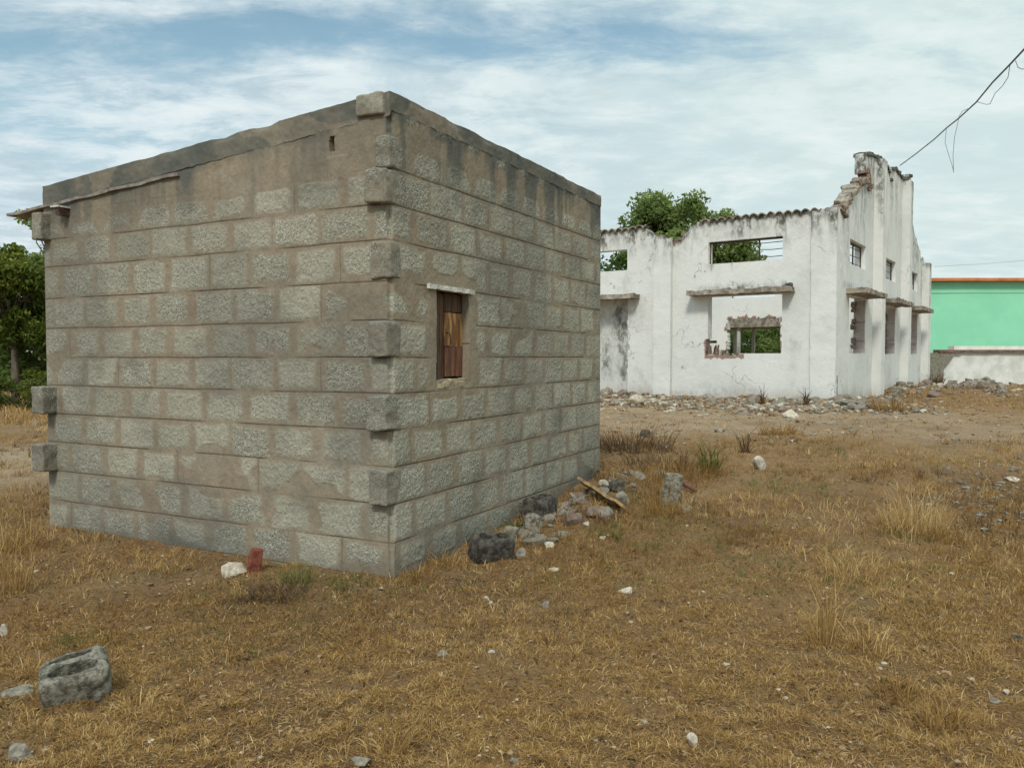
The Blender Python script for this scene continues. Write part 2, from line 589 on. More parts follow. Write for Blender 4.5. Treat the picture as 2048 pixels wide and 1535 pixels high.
M['orange'] = m_simple('orange_paint', (.45, .12, .04), (.58, .19, .07), 2, .004, .7)
M['comp'] = m_simple('dirty_white_paint', (.52, .53, .49), (.70, .71, .68), 1.6, .01, .85, bs=.3)
M['creamwhite'] = m_simple('cream_paint', (.66, .64, .57), (.78, .76, .70), 3, .004)
M['brown'] = m_simple('brown_tile', (.11, .065, .05), (.22, .14, .11), 4, .008)
M['cable'] = m_simple('cable_rubber', (.07, .07, .07), (.13, .13, .13), 20, .001, .6)
M['leaf'] = m_leaf('tree_leaf', (.10, .145, .045), (.21, .28, .085), (.36, .41, .16), .45)
M['leafdark'] = m_leaf('dark_leaf', (.035, .065, .022), (.085, .14, .035), (.18, .23, .06))
M['leafyellow'] = m_leaf('yellow_green_leaf', (.045, .075, .014), (.125, .155, .03), (.30, .28, .06))
M['straw'] = m_leaf('dry_grass', (.165, .090, .034), (.395, .245, .090), (.64, .48, .24), .25)
M['weed'] = m_leaf('green_weed', (.05, .085, .02), (.13, .15, .045), (.25, .22, .09), .3)
M['twig'] = m_leaf('dead_twigs', (.05, .032, .022), (.13, .085, .05), (.22, .16, .10), .1)

C0_ = (8.05, 20.0)
# ------------------------------------------------------------------ ground sheet
dlx = np.concatenate([np.arange(-7.5, -3.2, .034), np.arange(-3.2, 4.8, .0165), np.arange(4.8, 9.5, .034)])
grow = lambda s, k, n: s * np.cumsum(k ** np.arange(n))
xs = np.concatenate([(-7.5 - grow(.06, 1.13, 62))[::-1], dlx, dlx[-1] + grow(.06, 1.13, 62)])
dly = np.concatenate([np.arange(1.2, 2.2, .05), np.arange(2.2, 6.5, .0165), np.arange(6.5, 11, .030)])
d2 = np.arange(11.03, 30, .09)
ys = np.concatenate([(1.2 - grow(.06, 1.25, 30))[::-1], dly, d2, d2[-1] + grow(.15, 1.13, 54)])
X, Y = np.meshgrid(xs, ys)
ZZ = terrain(X, Y) + micro(X, Y)
i = np.arange(X.size).reshape(X.shape)
Q = np.stack([i[:-1, :-1], i[:-1, 1:], i[1:, 1:], i[1:, :-1]], -1).reshape(-1, 4)
grassy = sm(.42, .62, fbm(X * .9, Y * .9, 4, 31))
sand = .9 * np.exp(-(((X + 6.0) / 2.4) ** 2 + ((Y - 9.6) / 1.6) ** 2) ** 2)
sand = np.maximum(sand, .50 * sm(11.5, 13.5, Y) * (1 - sm(18.5, 21, Y)) * sm(.5, 2.0, X) * (1 - sm(8, 12, X)))
sand = np.maximum(sand, .45 * sm(9.0, 11.5, Y) * (1 - sm(14, 18, Y)) * sm(4.5, 7, X) * (1 - sm(12, 16, X)))
sand = np.maximum(sand, .5 * np.exp(-(((X + 8.5) / 3.5) ** 2 + ((Y - 15) / 1.5) ** 2)))
sand = sand * (.6 + .6 * fbm(X * 1.5, Y * 1.5, 3, 33))
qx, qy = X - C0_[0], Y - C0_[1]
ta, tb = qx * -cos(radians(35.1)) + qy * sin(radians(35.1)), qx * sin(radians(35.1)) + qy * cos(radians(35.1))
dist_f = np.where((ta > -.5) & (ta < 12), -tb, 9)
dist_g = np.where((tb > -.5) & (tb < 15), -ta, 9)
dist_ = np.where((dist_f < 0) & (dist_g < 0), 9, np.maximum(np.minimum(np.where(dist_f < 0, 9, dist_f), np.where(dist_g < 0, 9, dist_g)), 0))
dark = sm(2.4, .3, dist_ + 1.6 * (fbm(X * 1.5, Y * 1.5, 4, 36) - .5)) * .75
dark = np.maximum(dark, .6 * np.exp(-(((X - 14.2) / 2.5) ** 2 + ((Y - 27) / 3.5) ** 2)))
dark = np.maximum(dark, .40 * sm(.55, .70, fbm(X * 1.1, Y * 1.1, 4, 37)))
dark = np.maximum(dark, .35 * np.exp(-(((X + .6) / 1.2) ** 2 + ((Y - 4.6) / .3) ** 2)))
cl = clump(X, Y) * (1 - sm(9, 16, np.hypot(X, Y)) * .6)
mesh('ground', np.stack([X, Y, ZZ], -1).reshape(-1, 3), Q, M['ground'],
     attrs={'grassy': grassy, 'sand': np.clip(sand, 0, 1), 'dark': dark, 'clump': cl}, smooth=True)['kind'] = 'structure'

# ================================================================== BLOCK HUT
K = np.array([-.756, 5.0, 0])
A_L, A_R = radians(62.7), radians(27.3)
dl = np.array([-sin(A_L), cos(A_L), 0])      # along the left face
dr = np.array([sin(A_R), cos(A_R), 0])       # along the right face
LW, RW = 3.46, 3.62
BEDS = np.array([-.24, 0., .225, .469, .706, .9375, 1.169, 1.397, 1.631, 1.875, 2.131, 2.353, 2.575, 2.80, 3.05, 3.3])
ZT = 3.045
SLOPE = .073
hut = empty('block_hut', tuple(K))
tag(hut, 'unplastered grey concrete block hut with toothed corners and one small wooden window', 'hut')


def face_fields(seed, phase, kind):
    r = np.random.default_rng(seed)
    nrow = len(BEDS) - 1
    joints = []
    for k in range(nrow):
        off = phase + (.2 if k % 2 else .0) + r.uniform(-.03, .03)
        js = [off - .8]
        while js[-1] < 4.6:
            js.append(js[-1] + .40 + r.uniform(-.018, .022))
        joints.append(np.array(js))
    tones = r.random((nrow, 20))
    covers = r.random((nrow, 20)) ** 2
    pebs = r.random((nrow, 20))
    gapw = r.uniform(.010, .042, (nrow, 20))

    def geo(U, V):
        u = U + .012 * (fbm(U * 6, V * 6, 3, seed + 9) - .5)
        v = V + .006 * (fbm(U * 1.1, V * .3, 2, seed + 4) - .5)
        row = np.clip(np.searchsorted(BEDS, v) - 1, 0, nrow - 1)
        zb, zt = BEDS[row], BEDS[row + 1]
        col = np.zeros_like(row)
        jl, jr = np.zeros_like(U), np.zeros_like(U)
        for k in range(nrow):
            m = row == k
            c = np.clip(np.searchsorted(joints[k], u[m]) - 1, 0, len(joints[k]) - 2)
            col[m] = c
            jl[m], jr[m] = joints[k][c], joints[k][c + 1]
        col = np.minimum(col, 19)
        return u, v, row, col, zb, zt, jl, jr

    def blk(U, V):
        u, v, row, col, zb, zt, jl, jr = geo(U, V)
        gw = gapw[row, col]
        dx = np.minimum(u - jl - gw, jr - u - gw * .6)
        dz = np.minimum(v - zb - .006, zt - v - .010)
        # rounded rectangle distance
        dist = np.minimum(np.minimum(dx, dz), dx * .55 + dz * .75)
        cov = -.012 + .055 * (fbm(U * 5, V * 5, 4, seed + 1) - .42) + .024 * covers[row, col]
        big = sm(.64, .76, fbm(U * 1.3, V * 1.9, 4, seed + 2)) * .10
        cov = cov + big
        if kind == 'left':
            cov = cov + .10 * sm(2.50, 2.66, V + .05 * U + .15 * (fbm(U * 2, V * 3, 3, seed + 6) - .5))
            cov = cov + .10 * sm(.45, .3, np.abs(U - .05)) * sm(1.62, 1.7, V) * (1 - sm(1.85, 2.0, V)) * .6
        else:
            cov = cov + .07 * sm(2.60, 2.78, V)
            wd = np.maximum(np.maximum(.52 - U, U - .96), np.maximum(1.24 - V, V - 1.87))
            cov = cov + .14 * (1 - sm(.05, .16, wd + .05 * (fbm(U * 6, V * 6, 3, seed + 7) - .5)))
            cov = cov + .10 * np.exp(-((U - .22) / .22) ** 2 - ((V - 1.83) / .16) ** 2)
            # plastered foot on the far right
            cov = cov + .1 * sm(.08, -.05, V - .17 * sm(.3, 3.4, U))
        if kind == 'left':
            cov = cov * sm(-.02, .03, U + .03 + 0 * V) 
        return np.clip((dist - cov) / .034, 0, 1)

    def tone(U, V):
        _, _, row, col, *_ = geo(U, V)
        return np.clip(tones[row, col] * .6 + .55 * (fbm(U * 3, V * 3, 3, seed + 11) - .1), 0, 1)

    def peb(U, V):
        _, _, row, col, *_ = geo(U, V)
        return np.clip(.35 + .75 * pebs[row, col], 0, 1) * (.55 + .6 * fbm(U * 4, V * 4, 3, seed + 12))

    def groove(U, V):
        v = V + .007 * (fbm(U * 2.2, V * .01, 3, seed + 4) - .5)
        g = np.zeros_like(U)
        for bz in BEDS[1:13]:
            g = np.maximum(g, np.exp(-((v - bz) / .0040) ** 2))
        g *= sm(.30, .48, fbm(U * 2.0, V * 3.0, 3, seed + 13))
        # scored vertical joints here and there
        u, _, row, col, zb, zt, jl, jr = geo(U, V)
        gv = np.exp(-((u - jl - .004) / .0045) ** 2) * (tones[row, col] > .86) * .5
        g = np.maximum(g, gv)
        if kind == 'right':
            g = g * sm(.02, .07, np.maximum(np.maximum(.47 - U, U - 1.02), np.maximum(1.22 - V, V - 1.88)))
            g = g * (1 - sm(2.58, 2.64, V))
        else:
            g = g * (1 - .9 * sm(2.50, 2.60, V))
        return g

    def top(U):
        return ZT - (SLOPE * U if kind == 'left' else 0 * U)

    def mold(U, V):
        dt = top(U) - V
        st = fbm(U * 5.5, V * .7, 4, seed + 14)
        a = sm(.30, .04, dt - .6 * (st - .5)) * .88
        b = sm(.80, .12, dt) * sm(.46, .62, st) * (.85 if kind == 'right' else .6)
        c = sm(.42, .66, fbm(U * 1.3, V * 1.3, 5, seed + 15)) * .32
        ft = sm(.22, .0, V - (.17 * sm(.3, 3.4, U) if kind == 'right' else 0)) * .65
        return np.clip(np.maximum(np.maximum(a, b), c) + ft * fbm(U * 4, V * 4, 3, seed + 16), 0, 1)

    def relief(U, V):
        b = blk(U, V)
        g = groove(U, V)
        r_ = .004 * b + .010 * (fbm(U * 9, V * 9, 4, seed + 17) - .5) + .004 * (fbm(U * 60, V * 60, 2, seed + 18) - .5) * (.5 + b)
        r_ = r_ + .016 * (fbm(U * 1.7, V * 1.7, 3, seed + 19) - .5) - .004 * g
        edge = sm(0, .03, U) * sm(0, .03, (LW if kind == 'left' else RW) - U)
        r_ = r_ * edge
        if kind == 'left':   # a putlog hole
            r_ = r_ - .05 * (np.abs(U - .45 - .01 * np.sin(V * 30)) < .018) * (np.abs(V - 2.775) < .045)
        return r_
    return dict(blk=blk, tone=tone, pebble=peb, groove=groove, mold=mold), relief


def corner_e(V):
    return .012 + .022 * fbm(V * 7, V * 0 + 3.3, 4, 77) ** 2 + .006 * vn(V * 45, V * 0, 78)


def warp(U, V):
    f = np.exp(-(U / .022) ** 2)
    e = corner_e(V) * f
    return e, -e


fl, rl = face_fields(101, .17, 'left')
fr, rr_ = face_fields(202, .23, 'right')
CELL = .0065
Z0 = -.20
sol_l = lambda u, v: v < ZT - .14 - SLOPE * u
WIN = (.525, .965, 1.243, 1.862)


def sol_r(u, v):
    j = .006 * (vn(v * 9, 0 * v, 5) - .5)
    jj = .006 * (vn(u * 9, 0 * u, 6) - .5)
    hole = (u > WIN[0] + j) & (u < WIN[1] + j) & (v > WIN[2] + jj) & (v < WIN[3] + jj)
    return (v < ZT - .10) & ~hole


panel('wall', K, dl, -dr, LW, Z0, ZT, CELL, sol_l, .15, M['block'], hut, rl, warp, fl, outer=False, back=False)
panel('wall', K, dr, -dl, RW, Z0, ZT, CELL, sol_r, .15, M['block'], hut, rr_, warp, fr, outer=False, back=False)
fb, rb_ = face_fields(303, .1, 'back')
panel('wall', K + dl * LW, dr, dl, RW, Z0, ZT - SLOPE * LW, .02, None, .15, M['block'], hut, rb_, None, fb, outer=False, back=False)
panel('wall', K + dr * RW, dl, dr, LW, Z0, ZT, .02, lambda u, v: v < ZT - SLOPE * u - .02, .15, M['block'], hut, rb_, None, fb, outer=False, back=False)

# roof slab: thin rough concrete slab lying over the walls, flush outer faces
def slab_strip():
    """perimeter slab with sloping top as an 8-corner solid, subdivided"""
    e = .004
    n_u, n_v = 190, 190
    tl, tr = LW + e, RW + e

    def P(a, b, z):            # a along left face, b along right face
        return K + dl * a + dr * b + Z * z
    ztop = lambda a: ZT - SLOPE * a
    V, Q = [], []
    off = 0

    def add(G):
        nonlocal off
        m, k = G.shape[:2]
        ii = np.arange(m * k).reshape(m, k) + off
        Q.append(np.stack([ii[:-1, :-1], ii[:-1, 1:], ii[1:, 1:], ii[1:, :-1]], -1).reshape(-1, 4))
        V.append(G.reshape(-1, 3))
        off += m * k
    s = np.linspace(0, 1, n_u)
    hh = np.linspace(0, 1, 12)
    # four side ribbons
    for (f_) in (lambda q: (-e + q * (tl + e), -e), lambda q: (-e, -e + q * (tr + e)),
                 lambda q: (tl, -e + q * (tr + e)), lambda q: (-e + q * (tl + e), tr)):
        G = np.zeros((n_u, 12, 3))
        for a_i, q in enumerate(s):
            a, b = f_(q)
            dpt = .145 if b < 0 else .105
            lo_ = .012 * vn(np.array(q * 60.), np.array(b), 8)
            for h_i, h in enumerate(hh):
                G[a_i, h_i] = P(a, b, ztop(a) - (dpt + lo_) * (1 - h))
        add(G)
    a, b = np.meshgrid(np.linspace(-e, tl, 120), np.linspace(-e, tr, 120), indexing='ij')
    G = K + a[..., None] * dl + b[..., None] * dr + ztop(a)[..., None] * Z
    add(G)
    V = np.concatenate(V)
    ctr = K + dl * LW / 2 + dr * RW / 2
    amp = np.stack([.5 * vn3(V * 9, 40 + k) + 1.0 * vn3(V * 34, 44 + k) - .75 for k in range(3)], 1)
    V = V + amp * np.array([.005, .005, .0035])
    # erode the upper arris
    ta = (V - K) @ dl
    top_d = ZT - SLOPE * ta - V[:, 2]
    chip = np.clip(vn3(V * 6, 50) - .45, 0, 1) * .04
    inward = (ctr - V) * np.array([1, 1, 0])
    inward /= np.linalg.norm(inward, axis=1, keepdims=True)
    kk = np.exp(-(np.clip(top_d, 0, 1) / .03) ** 2)[:, None]
    edge = np.minimum.reduce([ta, LW - ta, (V - K) @ dr, RW - (V - K) @ dr])
    ek = (edge < .03)[:, None]
    V = V + inward * (kk * chip[:, None]) * ek - Z * (kk * chip[:, None] * .5) * ek
    return V, np.concatenate(Q)


V, Q = slab_strip()
ta_ = (V - K) @ dl
sn = vn3(V * np.array([5, 5, 1.2]), 71) * .6 + .4 * vn3(V * 16, 72)
md = np.clip(.38 + .75 * sn - .35 * (vn3(V * 2.2, 73) > .66), .15, .93)
mesh('roof_slab', V, Q, M['block'], hut, dict(blk=.25 * vn3(V * 8, 75), tone=vn3(V * 6, 74), pebble=0 * sn + .4, groove=0 * sn, mold=md))

# toothing blocks that stand proud at the corners
ATT = dict(blk=lambda v: np.clip(1.25 - 1.3 * vn3(v * 9, 3), 0, 1), tone=lambda v: .15 + .5 * vn3(v * 5, 4), pebble=1.0, groove=0.0,
           mold=lambda v: .10 + .45 * vn3(v * 6, 6))


def tooth(z0, z1, t0, t1, p, seed, tone=None, side=.004):
    o = K + dl * t0 - dl * 0 + (-dr) * p + Z * (z0 + .004)
    at = dict(ATT)
    if tone is not None:
        at['tone'] = tone
        at['pebble'] = .5
    return rbox('corner_block', o, dl * (t1 - t0), dr * (p + .10), Z * (z1 - z0 - .012), .008, .0075, M['block'], hut, 14, seed, at, rnd=.015)


for k, (z0, z1, p, t1) in enumerate(((2.575, 2.785, .020, .10), (2.353, 2.575, .060, .16), (1.890, 2.131, .012, .15),
                                     (1.397, 1.631, .058, .14), (.9375, 1.169, .066, .15), (.469, .706, .066, .14))):
    tooth(z0, z1, -.006, t1, p, 60 + k)
tooth(2.900, 3.05, .035, .24, .035, 70, .95)
for k, (z0, z1, t0, t1, p) in enumerate(((.9375, 1.169, LW - .13, LW + .020, .125), (.469, .706, LW - .13, LW + .022, .13), (2.345, 2.575, LW - .09, LW + .03, .09))):
    tooth(z0, z1, t0, t1, p, 80 + k)

# window
wc = K + dr * WIN[0]
W0, W1, WZ0, WZ1 = WIN
inn = dl     # direction into the wall for the right face


def wp(u, z, i):
    return K + dr * u + Z * z + inn * i


sh = empty('window_shutter', tuple(wp((W0 + W1) / 2, WZ0, .06)))
sh.parent = hut
sh.matrix_parent_inverse = parent_inv(hut)


def sub(o):
    o.parent = sh
    from mathutils import Matrix
    o.matrix_parent_inverse = (Matrix.Translation(sh.matrix_parent_inverse @ sh.location) if False else Matrix.Translation(-(sh.location)))
    return o


def subpart(o):
    # shutter's world position is its own location (identity parent chain): undo it for the child
    from mathutils import Matrix
    o.parent = sh
    o.matrix_parent_inverse = Matrix.Translation(-sh.location)
    return o


WM = (W0 + W1) / 2
gapu = WM - .03
subpart(rbox('frame_plank', wp(W0 + .002, WZ0 + .004, .055), dr * (gapu - W0 - .065), inn * .03, Z * (WZ1 - WZ0 - .012), .02, .003, M['wooddark'], None, 10, 11))
subpart(rbox('frame_plank', wp(gapu - .06, WZ0 + .002, .062), dr * .060, inn * .03, Z * (WZ1 - WZ0 - .02), .02, .003, M['wooddark'], None, 10, 12))
subpart(rbox('upper_plank', wp(gapu + .004, WZ1 - .14, .058), dr * (W1 - gapu - .006), inn * .03, Z * .13, .02, .003, M['wooddark'], None, 10, 13))
subpart(rbox('middle_plank', wp(gapu + .006, WZ0 + .235, .058), dr * (W1 - gapu - .008), inn * .025, Z * (WZ1 - WZ0 - .38), .02, .002, M['woodorange'], None, 10, 14))
subpart(rbox('lower_plank', wp(gapu + .006, WZ0 + .02, .056), dr * (W1 - gapu - .010), inn * .025, Z * .213, .02, .002, M['woodred'], None, 10, 15))
hx = gapu + .035
pts = [wp(hx, WZ0 + .33, .056), wp(hx, WZ0 + .33, .035), wp(hx + .008, WZ0 + .30, .030), wp(hx + .006, WZ0 + .25, .030), wp(hx - .002, WZ0 + .235, .035), wp(hx - .002, WZ0 + .235, .056)]
subpart(clean_tube('handle', [(pts, .006)], M['metaldark']))
rbox('window_backing', wp(W0 - .05, WZ0 - .05, .115), dr * .54, inn * .02, Z * .72, .1, .0, M['wooddark'], hut)
rbox('lintel', wp(W0 - .115, WZ1 - .002, -.022), dr * (.60), inn * .05, Z * .030, .012, .006, M['pale'], hut, 20, 21)
rbox('sill', wp(W0 - .01, WZ0 - .060, -.004), dr * (.50), inn * .085, Z * .062, .012, .010, M['sill'], hut, 16, 22, rnd=.02)

# roofing sheet edge showing under the slab and sticking out past the far corner
def zsheet(a):
    return 2.635 + (3.46 - a) * .063
EV, EQ = [], []
st = []
aa = np.linspace(1.86, 3.93, 60)
for a in aa:
    for (b, dz) in ((-.022, 0), (-.022, -.022), (.05, -.022), (.05, 0)):
        w_ = .004 * sin(a * 9) + .003 * sin(a * 31)
        EV.append(K + dl * a + dr * (b + w_) + Z * (zsheet(a) + dz + .004 * sin(a * 13)))
n_ = len(aa)
for a in range(n_ - 1):
    for k in range(4):
        EQ.append([a * 4 + k, a * 4 + (k + 1) % 4, (a + 1) * 4 + (k + 1) % 4, (a + 1) * 4 + k])
EQ += [[0, 1, 2, 3], [(n_ - 1) * 4 + k for k in (3, 2, 1, 0)]]
mesh('sheet_edge', np.array(EV), EQ, M['sheet'], hut)
# overhang beyond the back-left wall
aa = np.linspace(LW + .03, 3.93, 12)
bb = np.linspace(.051, RW, 120)
A_, B_ = np.meshgrid(aa, bb, indexing='ij')
zt_ = zsheet(A_) + .018 * np.sin(B_ * 2 * pi / .15)
Pt = K + A_[..., None] * dl + B_[..., None] * dr + zt_[..., None] * Z
Pb = Pt - Z * .012
ii = np.arange(A_.size).reshape(A_.shape)
q1 = np.stack([ii[:-1, :-1], ii[:-1, 1:], ii[1:, 1:], ii[1:, :-1]], -1).reshape(-1, 4)
q2 = q1[:, ::-1] + A_.size
e1 = np.stack([ii[-1, :-1], ii[-1, 1:], ii[-1, 1:] + A_.size, ii[-1, :-1] + A_.size], -1)
mesh('eave_sheet', np.concatenate([Pt.reshape(-1, 3), Pb.reshape(-1, 3)]), np.concatenate([q1, q2, e1]), M['sheet'], hut, smooth=True)
rbox('eave_batten', K + dl * 3.50 + dr * .0 + Z * (zsheet(3.6) - .085), dl * .05, dr * 1.2, Z * .05, .03, .004, M['wooddark'], hut)
rbox('bracket', K + dl * 3.12 - dr * .10 + Z * 2.585, dl * .10, dr * .12, Z * .014, .02, .002, M['pale'], hut)
rbox('bracket', K + dl * 3.13 - dr * .085 + Z * 2.525, dl * .05, dr * .10, Z * .058, .02, .003, M['metaldark'], hut)

# ================================================================== WHITE RUIN
C0 = np.array([8.05, 20.0, 0])
B_A = radians(35.1)
fd = np.array([-cos(B_A), sin(B_A), 0])        # along the front, away from the near corner
gd = np.array([sin(B_A), cos(B_A), 0])         # along the gable
fn, gn = -gd, -fd                              # outward normals
ruin = empty('ruined_building', tuple(C0))
tag(ruin, 'roofless whitewashed ruin with broken wall tops, stepped gable and empty windows', 'building')
EAVE, BASE, TH = 5.13, -.25, .30
FL, GL = 11.4, 14.3


def jag(u, seed, amp=.05, f=5):
    return amp * (fbm(u * f, u * 0 + seed, 4, seed) - .5) * 2


def rag(u, v, seed, amp=.12, f=4):
    return amp * (fbm(u * f, v * f, 4, seed) - .5) * 2


def front_top(u):
    cor = .055 * np.abs(np.sin(pi * (u + .05) / .22))
    z = EAVE - .07 + cor + jag(u, 5, .03, 3)
    nt = np.interp(u, [3.55, 3.85, 4.05, 4.25, 4.60, 4.62, 4.95, 5.15, 5.6], [0, .10, .38, .50, .52, .30, .22, .04, 0])
    return z - nt - (nt > .05) * np.abs(jag(u, 6, .05, 7))


def front_solid(u, v):
    m = v < front_top(u)
    up = (v > 3.93) & (v < 4.52)
    m &= ~((u > 1.30) & (u < 3.30) & up)
    m &= ~((u > 5.74) & (u < 7.74) & up)
    m &= ~((u > 9.6) & (u < 10.9) & up)
    lw = (v < 3.06) & (u > 1.31) & (u < 3.30 + .10 * (v < 1.9) * fbm(u * 0 + 3, v * 6, 3, 8)) & (v > 1.50 - .10 * (u > 2.4) * fbm(u * 5, v * 0, 3, 7))
    m &= ~lw
    m &= ~((v < 3.19) & (u > 5.73 + rag(u, v, 71, .03, 5)) & (u < 7.3))
    return m


def front_stain(u, v):
    dt = np.maximum(front_top(u) - v, 0)
    st = fbm(u * 5, v * .5, 4, 81)
    a = sm(.26, .02, dt) * .9
    b = sm(1.1, .05, dt) * sm(.44, .64, st) * .85
    c = sm(.9, .0, dt) * .42 * fbm(u * 7, v * 5, 4, 80) * 1.6
    c = np.maximum(c, sm(.8, .2, v - .1) * sm(.3, .6, fbm(u * 1.2, v * 2, 4, 88)) * .30)
    nb = np.exp(-((u - 4.33) / .18) ** 2) * sm(1.3, .3, EAVE - v) * .8 * fbm(u * 8, v * 2, 3, 82)
    e = (np.exp(-((v - 3.27) / .09) ** 2)) * ((u > 1.2) & (u < 3.8)) * fbm(u * 4, v * 3, 3, 83) * .9
    f = sm(.30, 0, 3.93 - v) * (v < 3.93) * (u > 2.6) * (u < 3.4) * sm(.4, .6, st) * .8
    g = sm(.62, .78, fbm(u * .9, v * .6, 4, 84)) * .25
    return np.clip(np.maximum.reduce([a, b, c, nb, e, f, g]), 0, 1)


def front_brick(u, v):
    nz = fbm(u * 9, v * 9, 3, 91)
    a = np.exp(-((u - 4.45) / .35) ** 2) * sm(.10, .0, front_top(u) - v) * (nz > .4)
    b = (np.abs(v - 1.42) < .10 * nz) & (u > 2.3) & (u < 3.4)
    c = (np.abs(u - 3.36) < .08 * nz) & (v > 1.45) & (v < 1.9)
    return np.clip(a + (b | c) * .85, 0, 1)


def low_dirt(base):
    def f(u, v):
        n = fbm(u * 1.7, v * 2.0, 4, 95)
        return np.clip(sm(.55, .05, v - base - .5 * (n - .5)) * .65, 0, 1)
    return f


plaster = lambda s: (lambda u, v: .012 * (fbm(u * 1.3, v * 1.3, 4, s) - .5) + .006 * (fbm(u * 9, v * 9, 3, s + 3) - .5))
panel('front_wall', C0, fd, fn, FL, BASE, 5.25, .025, front_solid, TH, M['white'], ruin, plaster(1), None,
      dict(stain=front_stain, brick=front_brick, dirt=low_dirt(.15)))


# gable wall
GP = [(0, 5.12), (.45, 5.16), (.9, 5.32), (1.7, 5.80), (2.3, 6.05), (2.9, 6.22), (3.34, 6.30), (3.36, 7.14), (3.8, 7.22), (5.0, 7.36), (5.8, 7.40), (6.3, 7.36),
      (6.9, 7.20), (6.95, 6.95), (7.0, 7.42), (7.6, 7.55), (8.6, 7.52), (9.4, 7.50), (9.9, 7.62), (10.4, 7.86), (10.85, 7.90), (10.9, 6.45), (11.5, 6.2), (12.0, 5.85),
      (12.3, 5.85), (12.6, 5.62), (13.2, 5.45), (13.4, 5.12), (13.9, 5.28), (14.4, 5.12)]
gx_, gz_ = zip(*GP)


def gable_top(u):
    return np.interp(u, gx_, gz_) + jag(u, 15, .035, 4)


GW = ((1.57, 3.49), (6.17, 8.13), (10.75, 12.70))


def gable_solid(u, v):
    m = v < gable_top(u)
    for a, b in GW:
        m &= ~((u > a) & (u < b) & (v > 3.86) & (v < 4.52))
        m &= ~((u > a) & (u < b + .08 * (fbm(u * 0, v * 5, 3, 17) - .4)) & (v > 1.50) & (v < 3.06))
    m &= ~((u > 3.3) & (u < 4.1 + rag(u, v, 19, .15, 5)) & (v > 6.30) & (v < 6.62 + rag(u, v, 18, .08, 5)))
    return m


def gable_stain(u, v):
    dt = np.maximum(gable_top(u) - v, 0)
    st = fbm(u * 2.2, v * .35, 4, 181)
    a = sm(.20, .02, dt) * .85
    b = sm(2.6, .1, dt) * sm(.45, .64, st) * .58
    c = sm(.9, .0, dt) * .25
    e = np.exp(-((v - 3.27) / .10) ** 2) * fbm(u * 3, v * 3, 3, 183) * .8
    g = sm(.6, .78, fbm(u * .6, v * .6, 4, 184)) * .22
    hol = np.exp(-(((u - 3.7) / .5) ** 2 + ((v - 6.6) / .25) ** 2)) * .9
    return np.clip(np.maximum.reduce([a, b, c, e, g, hol]), 0, 1)


def gable_brick(u, v):
    nz = fbm(u * 7, v * 7, 3, 191)
    a = (np.exp(-((u - 3.7) / .45) ** 2) * np.exp(-((v - 6.62) / .22) ** 2)) > .35 + .3 * nz
    c = np.zeros_like(a)
    for _, b in GW:
        c |= (np.abs(u - b) < .12 * nz) & (v > 1.5) & (v < 3.0)
    d = (np.abs(u - .42) < .06) & (np.abs(v - .62 - .1 * nz) < .28)
    return np.clip((a | d) * .9 + c * .6, 0, 1)


panel('gable_wall', C0, gd, gn, GL, BASE, 8.1, .035, gable_solid, TH, M['white'], ruin, plaster(2), None,
      dict(stain=gable_stain, brick=gable_brick, dirt=low_dirt(.2)), u0=TH)

# rear long wall, parallel to the front
C1 = C0 + gd * GL


def rear_solid(u, v):
    m = v < EAVE - .1 + jag(u, 25, .05)
    m &= ~((u > 5.74) & (u < 7.74) & (v > 4.05) & (v < 4.55))
    n = rag(u, v, 27, .22, 3)
    m &= ~((u > 5.50 + n * .4) & (u < 7.85 + n) & (v > 1.47) & (v < 3.12 + .35 * n))
    m &= ~((u > 8.35) & (u < 8.95) & (v > 2.05) & (v < 2.15))
    return m


def rear_brick(u, v):
    n = fbm(u * 6, v * 6, 3, 195)
    dx = np.maximum(np.abs(u - 6.7) - 1.15, 0)
    dz = np.maximum(np.abs(v - 2.3) - .8, 0)
    dd = np.hypot(dx, dz)
    return ((dd < .42 * (n - .36)) & (dd > 0)) * .9


rear_stain = lambda u, v: np.clip(sm(.5, 0, EAVE - v) * .5 + sm(.6, .75, fbm(u * .8, v * .6, 4, 85)) * .2, 0, 1)
panel('rear_wall', C1 - gd * .001, fd, gd, FL, BASE, 5.2, .04, rear_solid, .28, M['white'], ruin, plaster(3), None,
      dict(stain=rear_stain, brick=rear_brick, dirt=low_dirt(.2)), u0=TH + .01)
# far end wall
panel('end_wall', C0 + fd * (FL - .002), gd, fd, GL - .30, BASE, 6.6, .08, lambda u, v: v < 4.3 + jag(u, 35, .3, 1.5),
      .28, M['white'], ruin, plaster(4), None, dict(stain=rear_stain, brick=0.0, dirt=low_dirt(.2)), u0=TH + .01)
# blocked doorway behind the front door opening
rbox('doorway_infill', C0 + fd * 5.6 + gd * (TH - .02) + Z * BASE, fd * 1.9, gd * .14, Z * (3.35 - BASE), .1, .01, M['white'], ruin, 2, 41,
     dict(stain=lambda v: .10 + .75 * sm(.42, .75, vn3(v * np.array([2.5, 2.5, .8]), 9)) * .8, brick=0.0, dirt=lambda v: sm(.9, .1, v[:, 2]) * .5))
rbox('doorstep', C0 + fd * 5.7 - gd * .15 + Z * .05, fd * 2.0, gd * .4, Z * .22, .05, .012, M['stonewhite'], ruin, 6, 42)

